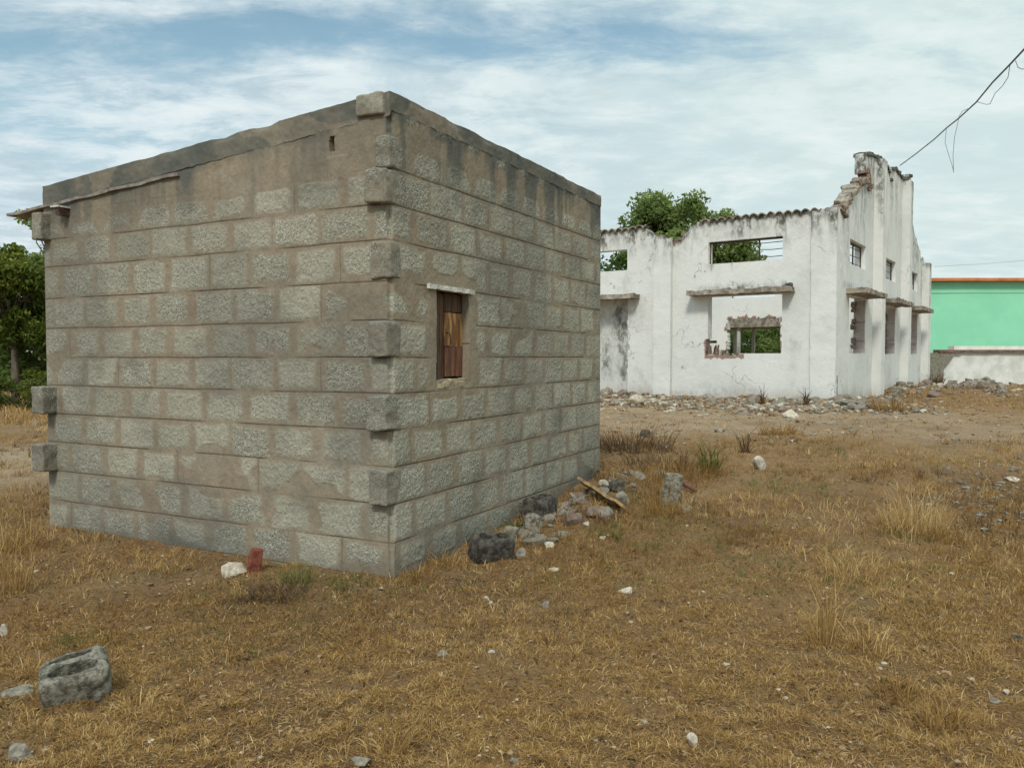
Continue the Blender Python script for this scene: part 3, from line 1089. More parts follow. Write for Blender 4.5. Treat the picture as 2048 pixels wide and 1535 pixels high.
# pilasters
WA = lambda s: dict(stain=lambda v, s=s: np.clip(sm(1.3, .0, 5.1 - v[:, 2]) * sm(.35, .7, vn3(v * np.array([5, 5, .7]), s)) * .9, 0, 1), brick=0.0,
                    dirt=lambda v: sm(.7, .1, v[:, 2]) * .45)
rbox('pilaster', C0 + fd * 4.33 - gd * .16 + Z * BASE, fd * .52, gd * .17, Z * (4.70 - BASE), .06, .010, M['white'], ruin, 3, 51, WA(3))
rbox('corner_pier', C0 + fd * -.045 - gd * .06 + Z * BASE, fd * .62, gd * .62, Z * (5.10 - BASE), .06, .012, M['white'], ruin, 3, 52, WA(5))
for k, (u, zt) in enumerate(((4.55, 7.20), (9.20, 7.40), (13.75, 5.05))):
    rbox('pilaster', C0 + gd * u - fd * .26 + Z * BASE, gd * .50, fd * .265, Z * (zt - BASE), .07, .010, M['white'], ruin, 3, 55 + k,
         dict(stain=lambda v, zt=zt: np.clip(sm(3.0, .0, zt - v[:, 2]) * sm(.40, .7, vn3(v * np.array([4, 4, .45]), 6)) * .8 + sm(.3, 0, zt - v[:, 2]) * .6, 0, 1), brick=0.0,
              dirt=lambda v: sm(.7, .1, v[:, 2]) * .35))
rbox('exposed_brick', C0 + gd * .10 - fd * .052 + Z * .40, gd * .07, fd * .03, Z * .55, .03, .012, M['brickred'], ruin, 9, 58, rnd=.01)
# sunshades
def shade(o, a, b, seed, n=3):
    s_ = rbox('sunshade', o, a, b, Z * .13, .035, .022, M['shade'], ruin, 5, seed)
    return s_


shade(C0 + fd * .98 - gd * .42 + Z * 3.065, fd * 2.78, gd * .44, 61)
shade(C0 + fd * 5.35 - gd * .42 + Z * 3.08, fd * 2.7, gd * .44, 62)
for k, (a, b) in enumerate(GW):
    shade(C0 + gd * (a - .4) - fd * .52 + Z * 3.065, gd * (b - a + .75), fd * .54, 63 + k)

r10 = np.random.default_rng(23)
for k in range(16):
    if k < 7:
        o_ = C0 + fd * r10.uniform(1.1, 3.5) - gd * r10.uniform(.1, .35) + Z * 3.18
    else:
        a_, b_ = GW[k % 3]
        o_ = C0 + gd * r10.uniform(a_ - .2, b_ + .2) - fd * r10.uniform(.1, .42) + Z * 3.18
    q_ = r10.uniform(.08, .26)
    rbox('mortar_lump', o_, gd * q_, fd * -q_ * .8 if k < 7 else fd * q_ * .7, Z * r10.uniform(.04, .11), .03, .03, M['capstone'] if k % 2 else M['shade'], ruin, 8, 900 + k, rnd=.02)

# window grilles left in the high openings
def bars(a, b, O, d, inn_, z0, z1, part, seed):
    g = empty('window_frame', tuple(O + d * a))
    from mathutils import Matrix
    g.parent = ruin
    g.matrix_parent_inverse = parent_inv(ruin)

    def sp(o):
        o.parent = g
        o.matrix_parent_inverse = Matrix.Translation(-g.location)
    q = lambda u, z: O + d * u + inn_ * .14 + Z * z
    th = .022
    rad = .011
    for u in ((b, a + (b - a) * .325, a) if part == 'front' else (a, (a + b) / 2, b)):
        sp(clean_tube('mullion', [([q(u, z0), q(u, (z0 + z1) / 2), q(u, z1)], .022)], M['metaldark'], seg=6))
    n = 3
    for k in range(n):
        z = z0 + (z1 - z0) * (k + .6) / (n + .2)
        u1 = a + (b - a) * (.325 if k != 1 else .33) if part == 'front' else b
        if part == 'front' and k == 2:
            u1 = a + (b - a) * .5
        sp(clean_tube('rod', [([q(a, z), q((a + u1) / 2, z - .012), q(u1, z + .012)], rad)], M['metaldark'], seg=6))
    sp(clean_tube('top_rail', [([q(a, z1 - .02), q((a + b) / 2, z1 - .02), q(b, z1 - .02)], .025)], M['metaldark'], seg=6))


bars(1.30, 3.30, C0, fd, gd, 3.93, 4.52, 'front', 1)
for a, b in GW:
    bars(a, b, C0, gd, fd, 3.86, 4.52, 'gable', 2)

# broken brickwork at the inner jambs of the gable windows, and in the corner of the front window
r9 = np.random.default_rng(19)
for (a, b) in GW:
    z = 1.50
    while z < 2.85:
        h = r9.uniform(.10, .22)
        if r9.random() < .85:
            wdt = r9.uniform(.10, .30)
            rbox('broken_brickwork', C0 + gd * (b - wdt + .1) + fd * (TH - .06) + Z * z, gd * wdt, fd * .12, Z * (h - .01), .05, .03, M['stonebrown'], ruin, 9, int(r9.integers(999)), rnd=.02)
        z += h
for k in range(13):
    u = 2.35 + .075 * k
    hh_ = .05 + max(0, (u - 2.75)) * .75 * r9.uniform(.5, 1.1)
    rbox('broken_brickwork', C0 + fd * u + gd * r9.uniform(.02, .12) + Z * (1.40), fd * r9.uniform(.05, .10), gd * .14, Z * (hh_ + .06) + fd * r9.uniform(-.08, .08), .03, .025,
         M['stonebrown'] if r9.random() < .6 else M['stonewhite'], ruin, 9, int(r9.integers(999)), rnd=.015)
for k in range(26):
    u = 3.42 + 7.3 * k / 25
    rbox('cornice_piece', C0 + gd * u - fd * .05 + Z * (float(gable_top(np.array(u))) - .05), gd * .30, fd * .42, Z * r9.uniform(.07, .12), .06, .03, M['capstone'], ruin, 5, 600 + k, rnd=.02)

# broken coping bricks along the sloping gable
r2 = np.random.default_rng(5)
for k in range(26):
    u = .12 + 3.15 * (k / 25) ** 1.0 + r2.uniform(-.05, .05)
    s = r2.uniform(.22, .42) * (1.35 if u < .7 else 1)
    zz_ = float(gable_top(np.array(u))) - .07 + r2.uniform(-.03, .06)
    an = r2.uniform(-.5, .5)
    d1 = gd * cos(an) + fd * sin(an) + Z * (.55 if u > .7 else r2.uniform(-.4, .3))
    d1 /= np.linalg.norm(d1)
    d2_ = np.cross(Z, d1); d2_ /= np.linalg.norm(d2_)
    d3 = np.cross(d1, d2_)
    rbox('coping_brick', C0 + gd * u + fd * (-.08 + r2.uniform(-.03, .03)) + Z * zz_, d1 * s, d2_ * r2.uniform(.2, .42), d3 * r2.uniform(.08, .15), .05, .035,
         M['stonebrown'] if r2.random() < .45 else M['shade'], ruin, 7, 200 + k, rnd=.03)
for k, (u, zz_) in enumerate(((3.45, 6.14), (3.75, 6.24), (3.5, 6.42))):
    rbox('coping_brick', C0 + gd * u - fd * .06 + Z * zz_, gd * .35, fd * .3, Z * .15, .05, .04, M['stonebrown'], ruin, 7, 240 + k, rnd=.03)
for k in range(7):
    u = 3.95 + .12 * k
    rbox('coping_brick', C0 + fd * u + gd * .03 + Z * (float(front_top(np.array(u))) - .05), fd * .16, gd * .22, Z * .10, .04, .03, M['stonebrown'], ruin, 8, 260 + k, rnd=.02)
# corrugated remnant on the front wall head
VV_, QQ_ = [], []
uu = np.arange(.35, 10.8, .02)
hs = []
for a in uu:
    if 3.55 < a < 5.1: continue
    hs.append(a)
hs = np.array(hs)
segs = [hs[hs < 3.56], hs[hs > 5.0]]
for s_ in segs:
    cz = np.abs(np.sin(pi * (s_ + .05) / .22)) ** .8 * .085 + jag(s_, 5, .03, 3) + EAVE - .05
    rows_ = []
    for (b, dz) in ((-.09, 0), (-.09, -.03), (.22, -.03), (.22, 0)):
        rows_.append(C0 + s_[:, None] * fd + (b + 0.012 * np.sin(s_ * 23))[:, None] * gd + (cz + dz)[:, None] * Z)
    G = np.stack(rows_ + [rows_[0]], 1)
    ii = np.arange(G.shape[0] * 5).reshape(-1, 5)
    q = np.stack([ii[:-1, :-1], ii[:-1, 1:], ii[1:, 1:], ii[1:, :-1]], -1).reshape(-1, 4)
    mesh('roofing_remnant', G.reshape(-1, 3), q, M['shade'], ruin)

# ================================================================== THINGS BEHIND THE RUIN
# shelter frame seen through the rear window
shl = empty('shelter', tuple(C1 + gd * 2.5 + fd * 6))
tag(shl, 'low shelter with a grey flat roof and thin posts, seen through the ruin window', 'shelter')
so = C1 + gd * 2.6 + fd * 4.2
rbox('roof', so + Z * 2.83, fd * 5.5, gd * 2.6, Z * .42, .1, .02, M['shade'], shl, 3, 301)
for k, a in enumerate((.35, 2.05, 4.15, 5.1)):
    for b in (.15, 2.3):
        rbox('post', so + fd * a + gd * b + Z * .0, fd * .14, gd * .14, Z * 2.84, .1, .006, M['pale'], shl, 3, 310 + k)

# compound wall and green building on the right
yw = 33.0
xl = (1852 - PCX) / F * yw
cw = empty('compound_wall', (xl + 2, yw, .3))
tag(cw, 'low dirty white boundary wall with brown coping in front of the green building', 'wall')
wx0 = (1884 - PCX) / F * yw
rbox('wall', (wx0, yw, 0), (14, .6, 0), (-.005, .2, 0), Z * 1.60, .12, .012, M['comp'], cw, 2, 401)
rbox('coping', ((1876 - PCX) / F * yw, yw - .14, 1.603), (14.3, .62, 0), (-.02, .5, 0), Z * .10, .10, .012, M['brown'], cw, 2, 402)
rbox('ledge', ((1906 - PCX) / F * yw, yw - .06, 1.706), (13.5, .6, 0), (-.02, .45, 0), Z * .15, .15, .006, M['creamwhite'], cw, 2, 403)
gp = empty('gate_pier', (xl + .3, yw, .3))
tag(gp, 'weathered grey concrete pier with a bracket at the end of the boundary wall', 'pier')
prof = [(0, 0), (.70, 0), (.72, .95), (.98, 1.28), (1.18, 1.58), (0, 1.58)]
PV, PQ = [], []
for dpt in (-.12, .22):
    for (a, z) in prof:
        PV.append((xl - .05 + a, yw + dpt, z + .0))
n_ = len(prof)
me = bpy.data.meshes.new('pier_body')
me.from_pydata([tuple(v) for v in PV], [], [tuple(range(n_))[::-1][::-1], tuple(range(2 * n_ - 1, n_ - 1, -1))] + [(k, k + n_, (k + 1) % n_ + n_, (k + 1) % n_) for k in range(n_)])
me.materials.append(M['oldblock'])
po = bpy.data.objects.new('pier_body', me)
COL.objects.link(po)
po.parent = gp
po.matrix_parent_inverse = parent_inv(gp)
rbox('top_slab', (xl + .40, yw - .16, 1.583), (1.0, .02, 0), (0, .4, 0), Z * .02, .08, .008, M['brown'], gp, 4, 406)

gb = empty('green_building', (xl + 3, 37, .3))
tag(gb, 'flat mint green building with an orange roof edge behind the boundary wall', 'building')
ya = 37.0
gx0 = (1846 - PCX) / F * ya
top = 1.4 + 150 / F * ya
rbox('wall', (gx0 - 1, ya, 0), (18, -.4, 0), (.15, 6, 0), Z * top, .5, .01, M['green'], gb, 1, 411)
rbox('moulding', (gx0 - 1.02, ya - .03, top - .52), (18.03, -.4, 0), (.15, .02, 0), Z * .10, .5, .003, M['green'], gb, 1, 413)
rbox('roof_edge', (gx0 - 1.3, ya - .35, top + .003), (18.6, -.41, 0), (.16, 6.6, 0), Z * .13, .5, .01, M['orange'], gb, 1, 412)

# faint posts / wires behind
clean_tube_pts = [px_at(1868, 533, 60), px_at(1960, 528, 60), px_at(2060, 520, 60), px_at(2200, 505, 60)]
tag(clean_tube('overhead_wire', [(clean_tube_pts, .009)], M['cable'], seg=5), 'thin distant wire crossing low above the green roof', 'wire')

# near cable
ends = [(1800, 331, 28.0), (1830, 309, 25.5), (1868, 279, 22.5), (1893, 256, 20.5), (1917, 237, 18.7), (1952, 205, 16.7), (1985, 165, 14.9), (2020, 129, 13.3), (2048, 99, 12.2), (2100, 40, 10.6), (2200, -90, 8.5)]
cpts = [px_at(*e) for e in ends]
cb = empty('power_cable', tuple(cpts[0]))
tag(cb, 'sagging service cable running from the gable top up to the right', 'cable')
clean_tube('cable', [(cpts, [.016] * len(cpts))], M['cable'], cb, 6)
for strand in ([(1893, 256, 20.5), (1890, 285, 20.5), (1896, 305, 20.4), (1904, 330, 20.3), (1907, 342, 20.3)],
               [(1917, 239, 18.7), (1909, 275, 18.8), (1906, 310, 18.8), (1907, 345, 18.8)],
               [(2020, 130, 13.3), (2016, 155, 13.4), (2005, 172, 13.7), (1990, 187, 14.3), (1980, 208, 14.9), (1972, 209, 15.2), (1955, 204, 16.6)],
               [(2031, 122, 12.9), (2036, 135, 12.8), (2045, 139, 12.5), (2060, 132, 12.0)],
               [(1940, 216, 17.5), (1925, 222, 18), (1917, 234, 18.5)]):
    clean_tube('loose_strand', [([px_at(*e) for e in strand], .0055)], M['cable'], cb, 5)


# ================================================================== TREES
def leaves(centres, radii, n_per, size, squash=.8, seed=0, droop=.2):
    r = np.random.default_rng(seed)
    c = np.repeat(np.array(centres), n_per, axis=0)
    rd = np.repeat(np.array(radii), n_per)
    v = r.normal(size=(len(c), 3))
    v /= np.linalg.norm(v, axis=1, keepdims=True)
    rad = r.random(len(c)) ** .55
    p = c + v * (rd * rad)[:, None] * np.array([1, 1, squash])
    a = r.normal(size=(len(c), 3)); a[:, 2] -= droop
    a /= np.linalg.norm(a, axis=1, keepdims=True)
    b = np.cross(a, r.normal(size=(len(c), 3)))
    b /= np.linalg.norm(b, axis=1, keepdims=True)
    L = size * r.uniform(.6, 1.3, len(c))[:, None]
    W_ = L * .42
    V = np.stack([p - a * L / 2, p + b * W_ / 2, p + a * L / 2, p - b * W_ / 2], 1).reshape(-1, 3)
    Q = np.arange(len(V)).reshape(-1, 4)
    tone = np.clip(r.normal(.42, .2, len(c)) + .15 * v[:, 2] * rad + np.repeat(r.normal(0, .12, len(centres)), n_per), 0, 1)
    return V, Q, np.repeat(tone, 4)


def tree(name, base, H, crown_c, crown_r, n_cl, cl_r, n_leaf, size, mat, label, cat='tree', seed=0, group=None, lean=(0, 0), trunk_r=.2, holes=0.0):
    r = np.random.default_rng(seed)
    base = np.array(base, float)
    e = empty(name, tuple(base))
    tag(e, label, cat, group)
    cc, rr = [], []
    while len(cc) < n_cl:
        q = r.uniform(-1, 1, 3)
        if np.linalg.norm(q) > 1 or (np.linalg.norm(q) < .35 and r.random() < .6): continue
        cc.append(base + np.array(crown_c) + q * np.array(crown_r))
        rr.append(cl_r * r.uniform(.6, 1.35))
    V, Q, t_ = leaves(cc, rr, n_leaf, size, .75, seed + 1)
    mesh('crown', V, Q, mat, e, {'tone': t_})
    limbs = []
    fork = base + np.array([lean[0], lean[1], crown_c[2] - crown_r[2] * .9])
    mid = (base + fork) / 2 + np.array([r.uniform(-.1, .1), r.uniform(-.1, .1), 0])
    limbs.append(([base - Z * .3, mid, fork], [trunk_r, trunk_r * .8, trunk_r * .65]))
    for c in cc[::max(1, n_cl // 14)]:
        m_ = (fork + c) / 2 + np.array([r.uniform(-.2, .2), r.uniform(-.2, .2), .15 * crown_r[2]])
        limbs.append(([fork - Z * .1, m_, c], [trunk_r * .45, trunk_r * .22, trunk_r * .06]))
    clean_tube('trunk', limbs, M['bark'], e, 7)
    return e


# tree behind the ruin: two lobes
def world_on(px, y):
    return (px - PCX) / F * y


TY = 41.0
tree('broadleaf_tree', (world_on(1335, TY), TY, .3), 9, (-.1, 0, 7.05), (2.35, 2.2, 2.5), 54, .80, 420, .27, M['leaf'],
     'large green broadleaf tree rising behind the notch in the white ruin', seed=3, trunk_r=.25)
tree('broadleaf_tree', (world_on(1448, TY + 1), TY + 1, .3), 8, (0, 0, 6.35), (1.75, 1.6, 2.2), 36, .72, 400, .26, M['leaf'],
     'smaller tree to the right of the large one, seen through the high barred window', seed=5, trunk_r=.18)
tree('broadleaf_tree', (world_on(1225, 38), 38, .3), 6, (0, 0, 4.2), (2.2, 1.6, 1.9), 26, .8, 300, .26, M['leafdark'],
     'dark tree glimpsed through the high window beside the hut', seed=8, trunk_r=.18)
# left edge trees
TL = 20.0
tree('broadleaf_tree', (world_on(30, TL), TL, .2), 5, (.1, .0, 2.65), (1.5, 1.2, 1.2), 42, .42, 300, .15, M['leafyellow'],
     'yellow green tree at the left edge of the field', seed=11, trunk_r=.11)
tree('broadleaf_tree', (world_on(98, TL + 1), TL + 1, .2), 5, (-.25, 0, 2.0), (1.2, 1.0, 1.5), 32, .40, 300, .15, M['leaf'],
     'dark green tree just behind the left end of the block hut', seed=12, trunk_r=.12)
tree('broadleaf_tree', (world_on(118, 15), 15, .2), 5, (-.35, 0, 3.35), (.45, .5, .55), 8, .22, 120, .11, M['leaf'],
     'slim tree whose leafy top shows under the hut eave', seed=14, trunk_r=.05)
tree('broadleaf_tree', (world_on(-60, 27), 27, .25), 5, (.3, .0, 2.7), (1.9, 1.3, 1.3), 20, .5, 240, .18, M['leafdark'],
     'dark tree cut off by the left picture edge', seed=15, trunk_r=.13)


def bush(px, y, wdt, h, mat, label, seed, group=None, n=16, leafn=260, size=.12):
    return tree('bush', (world_on(px, y), y, float(terrain(world_on(px, y), y))), h, (0, 0, h * .5), (wdt, wdt * .7, h * .5), n, h * .28, leafn, size, mat, label, 'bush', seed, group, trunk_r=.03)


r3 = np.random.default_rng(9)
for k, (px, y, wdt, h) in enumerate(((-80, 46, 3.0, 1.4), (-5, 50, 3.0, 1.2), (62, 48, 2.6, 1.3), (130, 44, 3.0, 1.6), (-40, 36, 2.0, .75), (40, 38, 2.2, .65), (100, 35, 1.8, .8))):
    bush(px, y, wdt, h, M['leaf'] if k % 2 else M['leafdark'],
         'green bush in the line of hedge growing at the far left of the field', 20 + k, 'hedge bushes at the far left', 22, 240, .16)
for k, (px, y) in enumerate(((1460, 47), (1498, 49), (1530, 46), (1565, 50), (1425, 50), (1600, 52))):
    bush(px, y, 1.5, 3.4, M['leaf'], 'green bush growing behind the ruin, seen through its broken rear window', 40 + k, 'bushes behind the ruin', 22, 300, .2)
for k in range(26):
    px = -700 + 130 * k + r3.uniform(-30, 30)
    y = r3.uniform(75, 95)
    bush(px, y, 5.5, r3.uniform(2.6, 4.2), M['leafdark'], 'distant dark tree clump on the horizon behind the buildings', 60 + k, 'distant tree clumps', 16, 200, .45)

for k, (px, y, wdt, h) in enumerate(((-45, 18.5, .85, .75), (8, 19.5, .9, .85), (50, 18.6, .8, .75), (104, 19.3, .85, .85))):
    bush(px, y, wdt, h, M['leafyellow'] if k % 2 else M['weed'], 'low olive shrub growing under the trees at the left edge', 140 + k, 'low shrubs under the left trees', 12, 260, .07)
wpst = rbox('white_post', (world_on(39, 30), 30, .1), (.12, 0, 0), (0, .12, 0), Z * 1.0, .1, .004, M['creamwhite'])
tag(wpst, 'short white post in the far field at the left edge', 'post')
lw_ = rbox('low_wall', (world_on(-80, 55), 55, .2), (4.2, .3, 0), (0, .25, 0), Z * 1.9, .2, .01, M['stone'])
tag(lw_, 'long low grey wall on the far left behind the bushes', 'wall')


# ================================================================== ROCKS AND RUBBLE
def rock_mesh(seed, flat=.7, level=2, nplanes=14, rough=.05):
    bm = bmesh.new()
    bmesh.ops.create_icosphere(bm, subdivisions=level, radius=1)
    V = np.array([v.co[:] for v in bm.verts])
    Fc = np.array([[v.index for v in f.verts] for f in bm.faces])
    bm.free()
    r = np.random.default_rng(seed)
    N_ = r.normal(size=(nplanes, 3)); N_ /= np.linalg.norm(N_, axis=1, keepdims=True)
    h = r.uniform(.55, .95, nplanes)
    dd = V @ N_.T
    rad = np.min(np.where(dd > .05, h / np.maximum(dd, .05), 9), axis=1)
    rad = np.minimum(rad, 1.15)
    P_ = V * rad[:, None]
    P_ = P_ + (np.stack([vn3(P_ * 4, seed + k) for k in range(3)], 1) - .5) * rough * 2
    P_[:, 2] *= flat
    return P_, Fc


def rock_obj(name, px, py, wpx, hpx, mat, label, cat, seed, depth=1.0, group=None, level=3, rot=None, flatten=None, lift=0.0):
    """a rock whose foot is at pixel (px,py), wpx wide and hpx tall in the photo"""
    x, y, z = ground_at(px, py)
    s = y / F
    wx, hz = wpx * s, hpx * s
    P_, Fc = rock_mesh(seed, 1.0, level)
    mn, mx_ = P_.min(0), P_.max(0)
    P_ = (P_ - (mn + mx_) / 2) / (mx_ - mn)
    P_ = P_ * np.array([wx, wx * depth, hz * 1.25])
    P_[:, 2] += hz * .34
    if rot:
        c, s_ = cos(rot), sin(rot)
        P_ = P_ @ np.array([[c, 0, s_], [0, 1, 0], [-s_, 0, c]])
    e = mesh(name, P_, Fc, mat, None, smooth=False)
    e.location = (x, y + wx * depth / 2, z + lift + float(micro(x, y)) * .5)
    tag(e, label, cat, group)
    return e


def hollow_block(name, px, py, L, W_, Hh, rz, tilt, mat, label, seed, slots=2, roll=0.0):
    """weathered hollow concrete block with slots in its upper face"""
    def post(V):
        V = V.copy()
        top = V[:, 2] > Hh * .93
        dep = np.zeros(len(V))
        for k in range(slots):
            cx_ = (k - (slots - 1) / 2) * L * .43
            if slots == 2 and seed == 501:
                # two parallel slots, front one larger
                cxx, cyy = (.0, -W_ * .13) if k == 0 else (-.005, W_ * .26)
                rx, ry = (L * .34, W_ * .19) if k == 0 else (L * .30, W_ * .045)
            else:
                cxx, cyy, rx, ry = cx_, 0, L * .15, W_ * .26
            q = ((V[:, 0] - cxx) / rx) ** 2 + ((V[:, 1] - cyy) / ry) ** 2
            dep = np.maximum(dep, sm(1.15, .75, q))
        V[:, 2] -= top * dep * Hh * .88
        return V
    o = rbox(name, (-L / 2, -W_ / 2, 0), (L, 0, 0), (0, W_, 0), Z * Hh, .005, .009, mat, None, 11, seed, None, rnd=.04, post=post)
    x, y, z = ground_at(px, py)
    o.location = (x, y + W_ * .45, z - .015)
    o.rotation_euler = (tilt, roll, rz)
    tag(o, label, 'concrete block')
    return o


hollow_block('hollow_block', 134, 1408, .255, .20, .175, radians(30), radians(16), M['oldblock'],
             'weathered hollow concrete block with slots lying in the lower left foreground', 501, 2, radians(-7))
hollow_block('hollow_block', 978, 1122, .30, .17, .19, radians(28), radians(14), M['sootblock'],
             'soot black hollow block lying at the foot of the hut wall', 511, 2, radians(5))
hollow_block('hollow_block', 1080, 1038, .34, .18, .19, radians(60), radians(4), M['sootblock'],
             'square black hollow block standing upright against the hut wall', 521, 2)

NAMED = [
    # px, py(foot), w, h, mat, name, label
    (461, 1156, 58, 26, 'stonepale', 'stone', 'cream stone lying beside the red brick at the hut foot'),
    (1252, 1196, 34, 15, 'stonewhite', 'stone', 'bright white stone alone in the middle of the dry grass'),
    (1110, 1145, 24, 9, 'stonepale', 'stone', 'flat pale stone below the rubble beside the hut'),
    (1099, 1100, 22, 14, 'stonepale', 'stone', 'pale cream stone at the lower right of the hut rubble'),
    (1041, 1117, 24, 20, 'stone', 'stone', 'small grey stone just right of the lying black block'),
    (1021, 1086, 34, 34, 'stone', 'stone', 'grey angular stone leaning on the lying black block'),
    (1070, 1090, 38, 24, 'stone', 'stone', 'grey rubble lump in front of the upright black block'),
    (1068, 1062, 46, 34, 'oldblock', 'concrete_fragment', 'striped grey concrete lump directly under the upright black block'),
    (1148, 1050, 40, 24, 'stonebrown', 'stone', 'brown boulder between the upright black block and the plank'),
    (1172, 1054, 15, 10, 'stonewhite', 'stone', 'little white chip right of the brown boulder'),
    (1108, 1034, 20, 10, 'stone', 'stone', 'small grey stone behind the brown boulder'),
    (1198, 1038, 60, 22, 'stonebrown', 'concrete_fragment', 'purplish brown slab piece lying under the plank'),
    (1208, 976, 22, 16, 'stonewhite', 'stone', 'pale stone at the far corner of the hut beyond the plank'),
    (1235, 985, 34, 26, 'sootblock', 'concrete_fragment', 'dark burnt rubble lump behind the plank'),
    (1246, 1012, 30, 30, 'stone', 'concrete_fragment', 'light grey broken block at the right end of the plank'),
    (1376, 1020, 24, 12, 'stone', 'stone', 'low grey stone in front of the upright broken block'),
    (1522, 942, 28, 30, 'stonewhite', 'stone', 'pale pointed stone in the grass between hut and ruin'),
    (1292, 876, 24, 16, 'sootblock', 'stone', 'dark lump on the pale soil near the hut corner'),
    (885, 1318, 28, 13, 'stone', 'stone', 'grey flat stone in the left of two foreground stones'),
    (982, 1314, 20, 10, 'stonewhite', 'stone', 'whitish chip right of the flat grey foreground stone'),
    (1091, 1220, 19, 14, 'stone', 'stone', 'round grey pebble left of the bright white stone'),
    (1453, 1340, 21, 8, 'stonewhite', 'stone', 'flat white chip in the right foreground'),
    (1386, 1492, 22, 26, 'stonepale', 'stone', 'tan stone near the bottom edge right of centre'),
    (1028, 1534, 20, 16, 'stone', 'stone', 'grey stone on the bottom edge near the centre'),
    (718, 1534, 44, 18, 'stone', 'stone', 'wide grey stone on the bottom edge left of centre'),
    (5, 1276, 16, 26, 'stonewhite', 'stone', 'bluish white lump at the left edge above the hollow block'),
    (22, 1405, 66, 16, 'stone', 'stone', 'flat grey stone at the left edge beside the hollow block'),
    (24, 1528, 54, 30, 'stone', 'stone', 'rounded grey stone in the bottom left corner'),
    (973, 1203, 14, 10, 'stonepale', 'stone', 'tiny tan stone below the hut rubble'),
    (982, 1210, 10, 7, 'stonepale', 'stone', 'tinier tan chip touching the tan stone below the hut rubble'),
    (668, 1200, 9, 6, 'stonewhite', 'stone', 'tiny white chip in front of the left hut wall'),
    (688, 1215, 9, 4, 'stonewhite', 'stone', 'white sliver just right of the tiny chip before the left hut wall'),
    (840, 1228, 10, 6, 'stonewhite', 'stone', 'small white pebble in front of the hut corner'),
    (110, 1140, 9, 5, 'stonewhite', 'stone', 'small white pebble on the soil at the far left'),
    (1206, 1082, 14, 8, 'stonepale', 'stone', 'small pale chip right of the hut rubble'),
    (1586, 838, 34, 20, 'stonepale', 'stone', 'rounded tan boulder at the foot of the ruin front wall'),
    (1275, 812, 34, 24, 'stonepale', 'stone', 'yellowish stone block beside the ruin doorstep'),
    (1240, 810, 30, 12, 'stone', 'stone', 'low grey stone lying before the ruin doorstep'),
    (1996, 1415, 30, 12, 'stone', 'stone', 'flat grey stone at the right side of the foreground'),
    (2040, 1290, 30, 14, 'sootblock', 'stone', 'dark stone cut by the right picture edge'),
    (2030, 962, 30, 10, 'stonewhite', 'stone', 'pale slab at the right edge in the middle distance'),
    (2016, 1385, 16, 9, 'stonepale', 'stone', 'small tan stone near the right edge of the foreground'),
]
for k, (px, py, w_, h_, m_, nm, lb) in enumerate(NAMED):
    rock_obj(nm, px, py, w_, h_, M[m_], lb, 'stone' if nm == 'stone' else 'concrete fragment', 700 + k * 3, depth=.8)

x, y, z = ground_at(1342, 1008)
ub = rbox('concrete_fragment', (-.085, -.05, -.02), (.15, 0, 0), (0, .12, 0), (0, 0, .29), .012, .016, M['oldblock'], None, 9, 36, rnd=.02)
ub.location = (x, y, z)
ub.rotation_euler = (radians(-6), radians(7), radians(-18))
tag(ub, 'upright grey broken block standing in the grass right of the hut', 'concrete fragment')

# red brick on end
x, y, z = ground_at(506, 1148)
bk = rbox('red_brick', (-.04, -.03, 0), (.080, 0, 0), (0, .075, .0), (.0, .0, .175), .010, .012, M['brickred'], None, 11, 31, rnd=.010)
bk.location = (x, y, z - .01)
bk.rotation_euler = (radians(-8), radians(10), radians(22))
tag(bk, 'broken red brick standing on end against the left hut wall', 'brick')

# plank leaning beside the hut
a = np.array(ground_at(1160, 985)) + np.array([0, .0, .10])
b = np.array(ground_at(1250, 1028)) + np.array([0, 0, .03])
dv = b - a
ln = np.linalg.norm(dv)
dv /= ln
sv = np.cross(dv, Z); sv /= np.linalg.norm(sv)
nv_ = np.cross(sv, dv)
sv2 = sv * cos(.7) + nv_ * sin(.7)
nn2 = np.cross(sv2, dv)
pl = rbox('plank', a - sv2 * .06, dv * ln, sv2 * .12, nn2 * .03, .02, .010, M['plank'], None, 8, 33, rnd=.008)
tag(pl, 'short weathered plank lying slanted on rubble at the far corner of the hut', 'plank')
# reddish stick in the grass
a = np.array(ground_at(1345, 972)) + Z * .05
b = np.array(ground_at(1392, 988)) + Z * .03
stk = clean_tube('stick', [([a, (a + b) / 2 + Z * .02, b], [.02, .024, .014])], M['woodred'], seg=7)
tag(stk, 'thin reddish stick lying behind the upright broken block', 'stick')

# rubble at the foot of the ruin: many individual stones, shared meshes
protos = {}
for mk in ('stone', 'stonewhite', 'stonebrown', 'shade'):
    for v in range(5):
        P_, Fc = rock_mesh(900 + v * 7 + len(mk), .6, 2, 12, .07)
        o = mesh('rubble_piece', P_, Fc, M[mk])
        protos[(mk, v)] = o.data
        bpy.data.objects.remove(o)
LBL = {'stone': ('grey rubble stone lying in the debris along the foot of the white ruin', 'grey rubble at the ruin foot'),
       'stonewhite': ('whitewashed plaster chunk lying in the debris along the foot of the white ruin', 'white rubble at the ruin foot'),
       'stonebrown': ('brown brick chunk lying in the debris along the foot of the white ruin', 'brown rubble at the ruin foot'),
       'shade': ('stained concrete chunk lying in the debris along the foot of the white ruin', 'stained rubble at the ruin foot')}
LBR = {'stone': ('grey rubble stone in the heap between ruin and boundary wall', 'grey rubble on the right heap'),
       'stonewhite': ('white rubble chunk in the heap between ruin and boundary wall', 'white rubble on the right heap'),
       'stonebrown': ('brown brick chunk in the heap between ruin and boundary wall', 'brown rubble on the right heap'),
       'shade': ('stained concrete chunk in the heap between ruin and boundary wall', 'stained rubble on the right heap')}
r4 = np.random.default_rng(44)


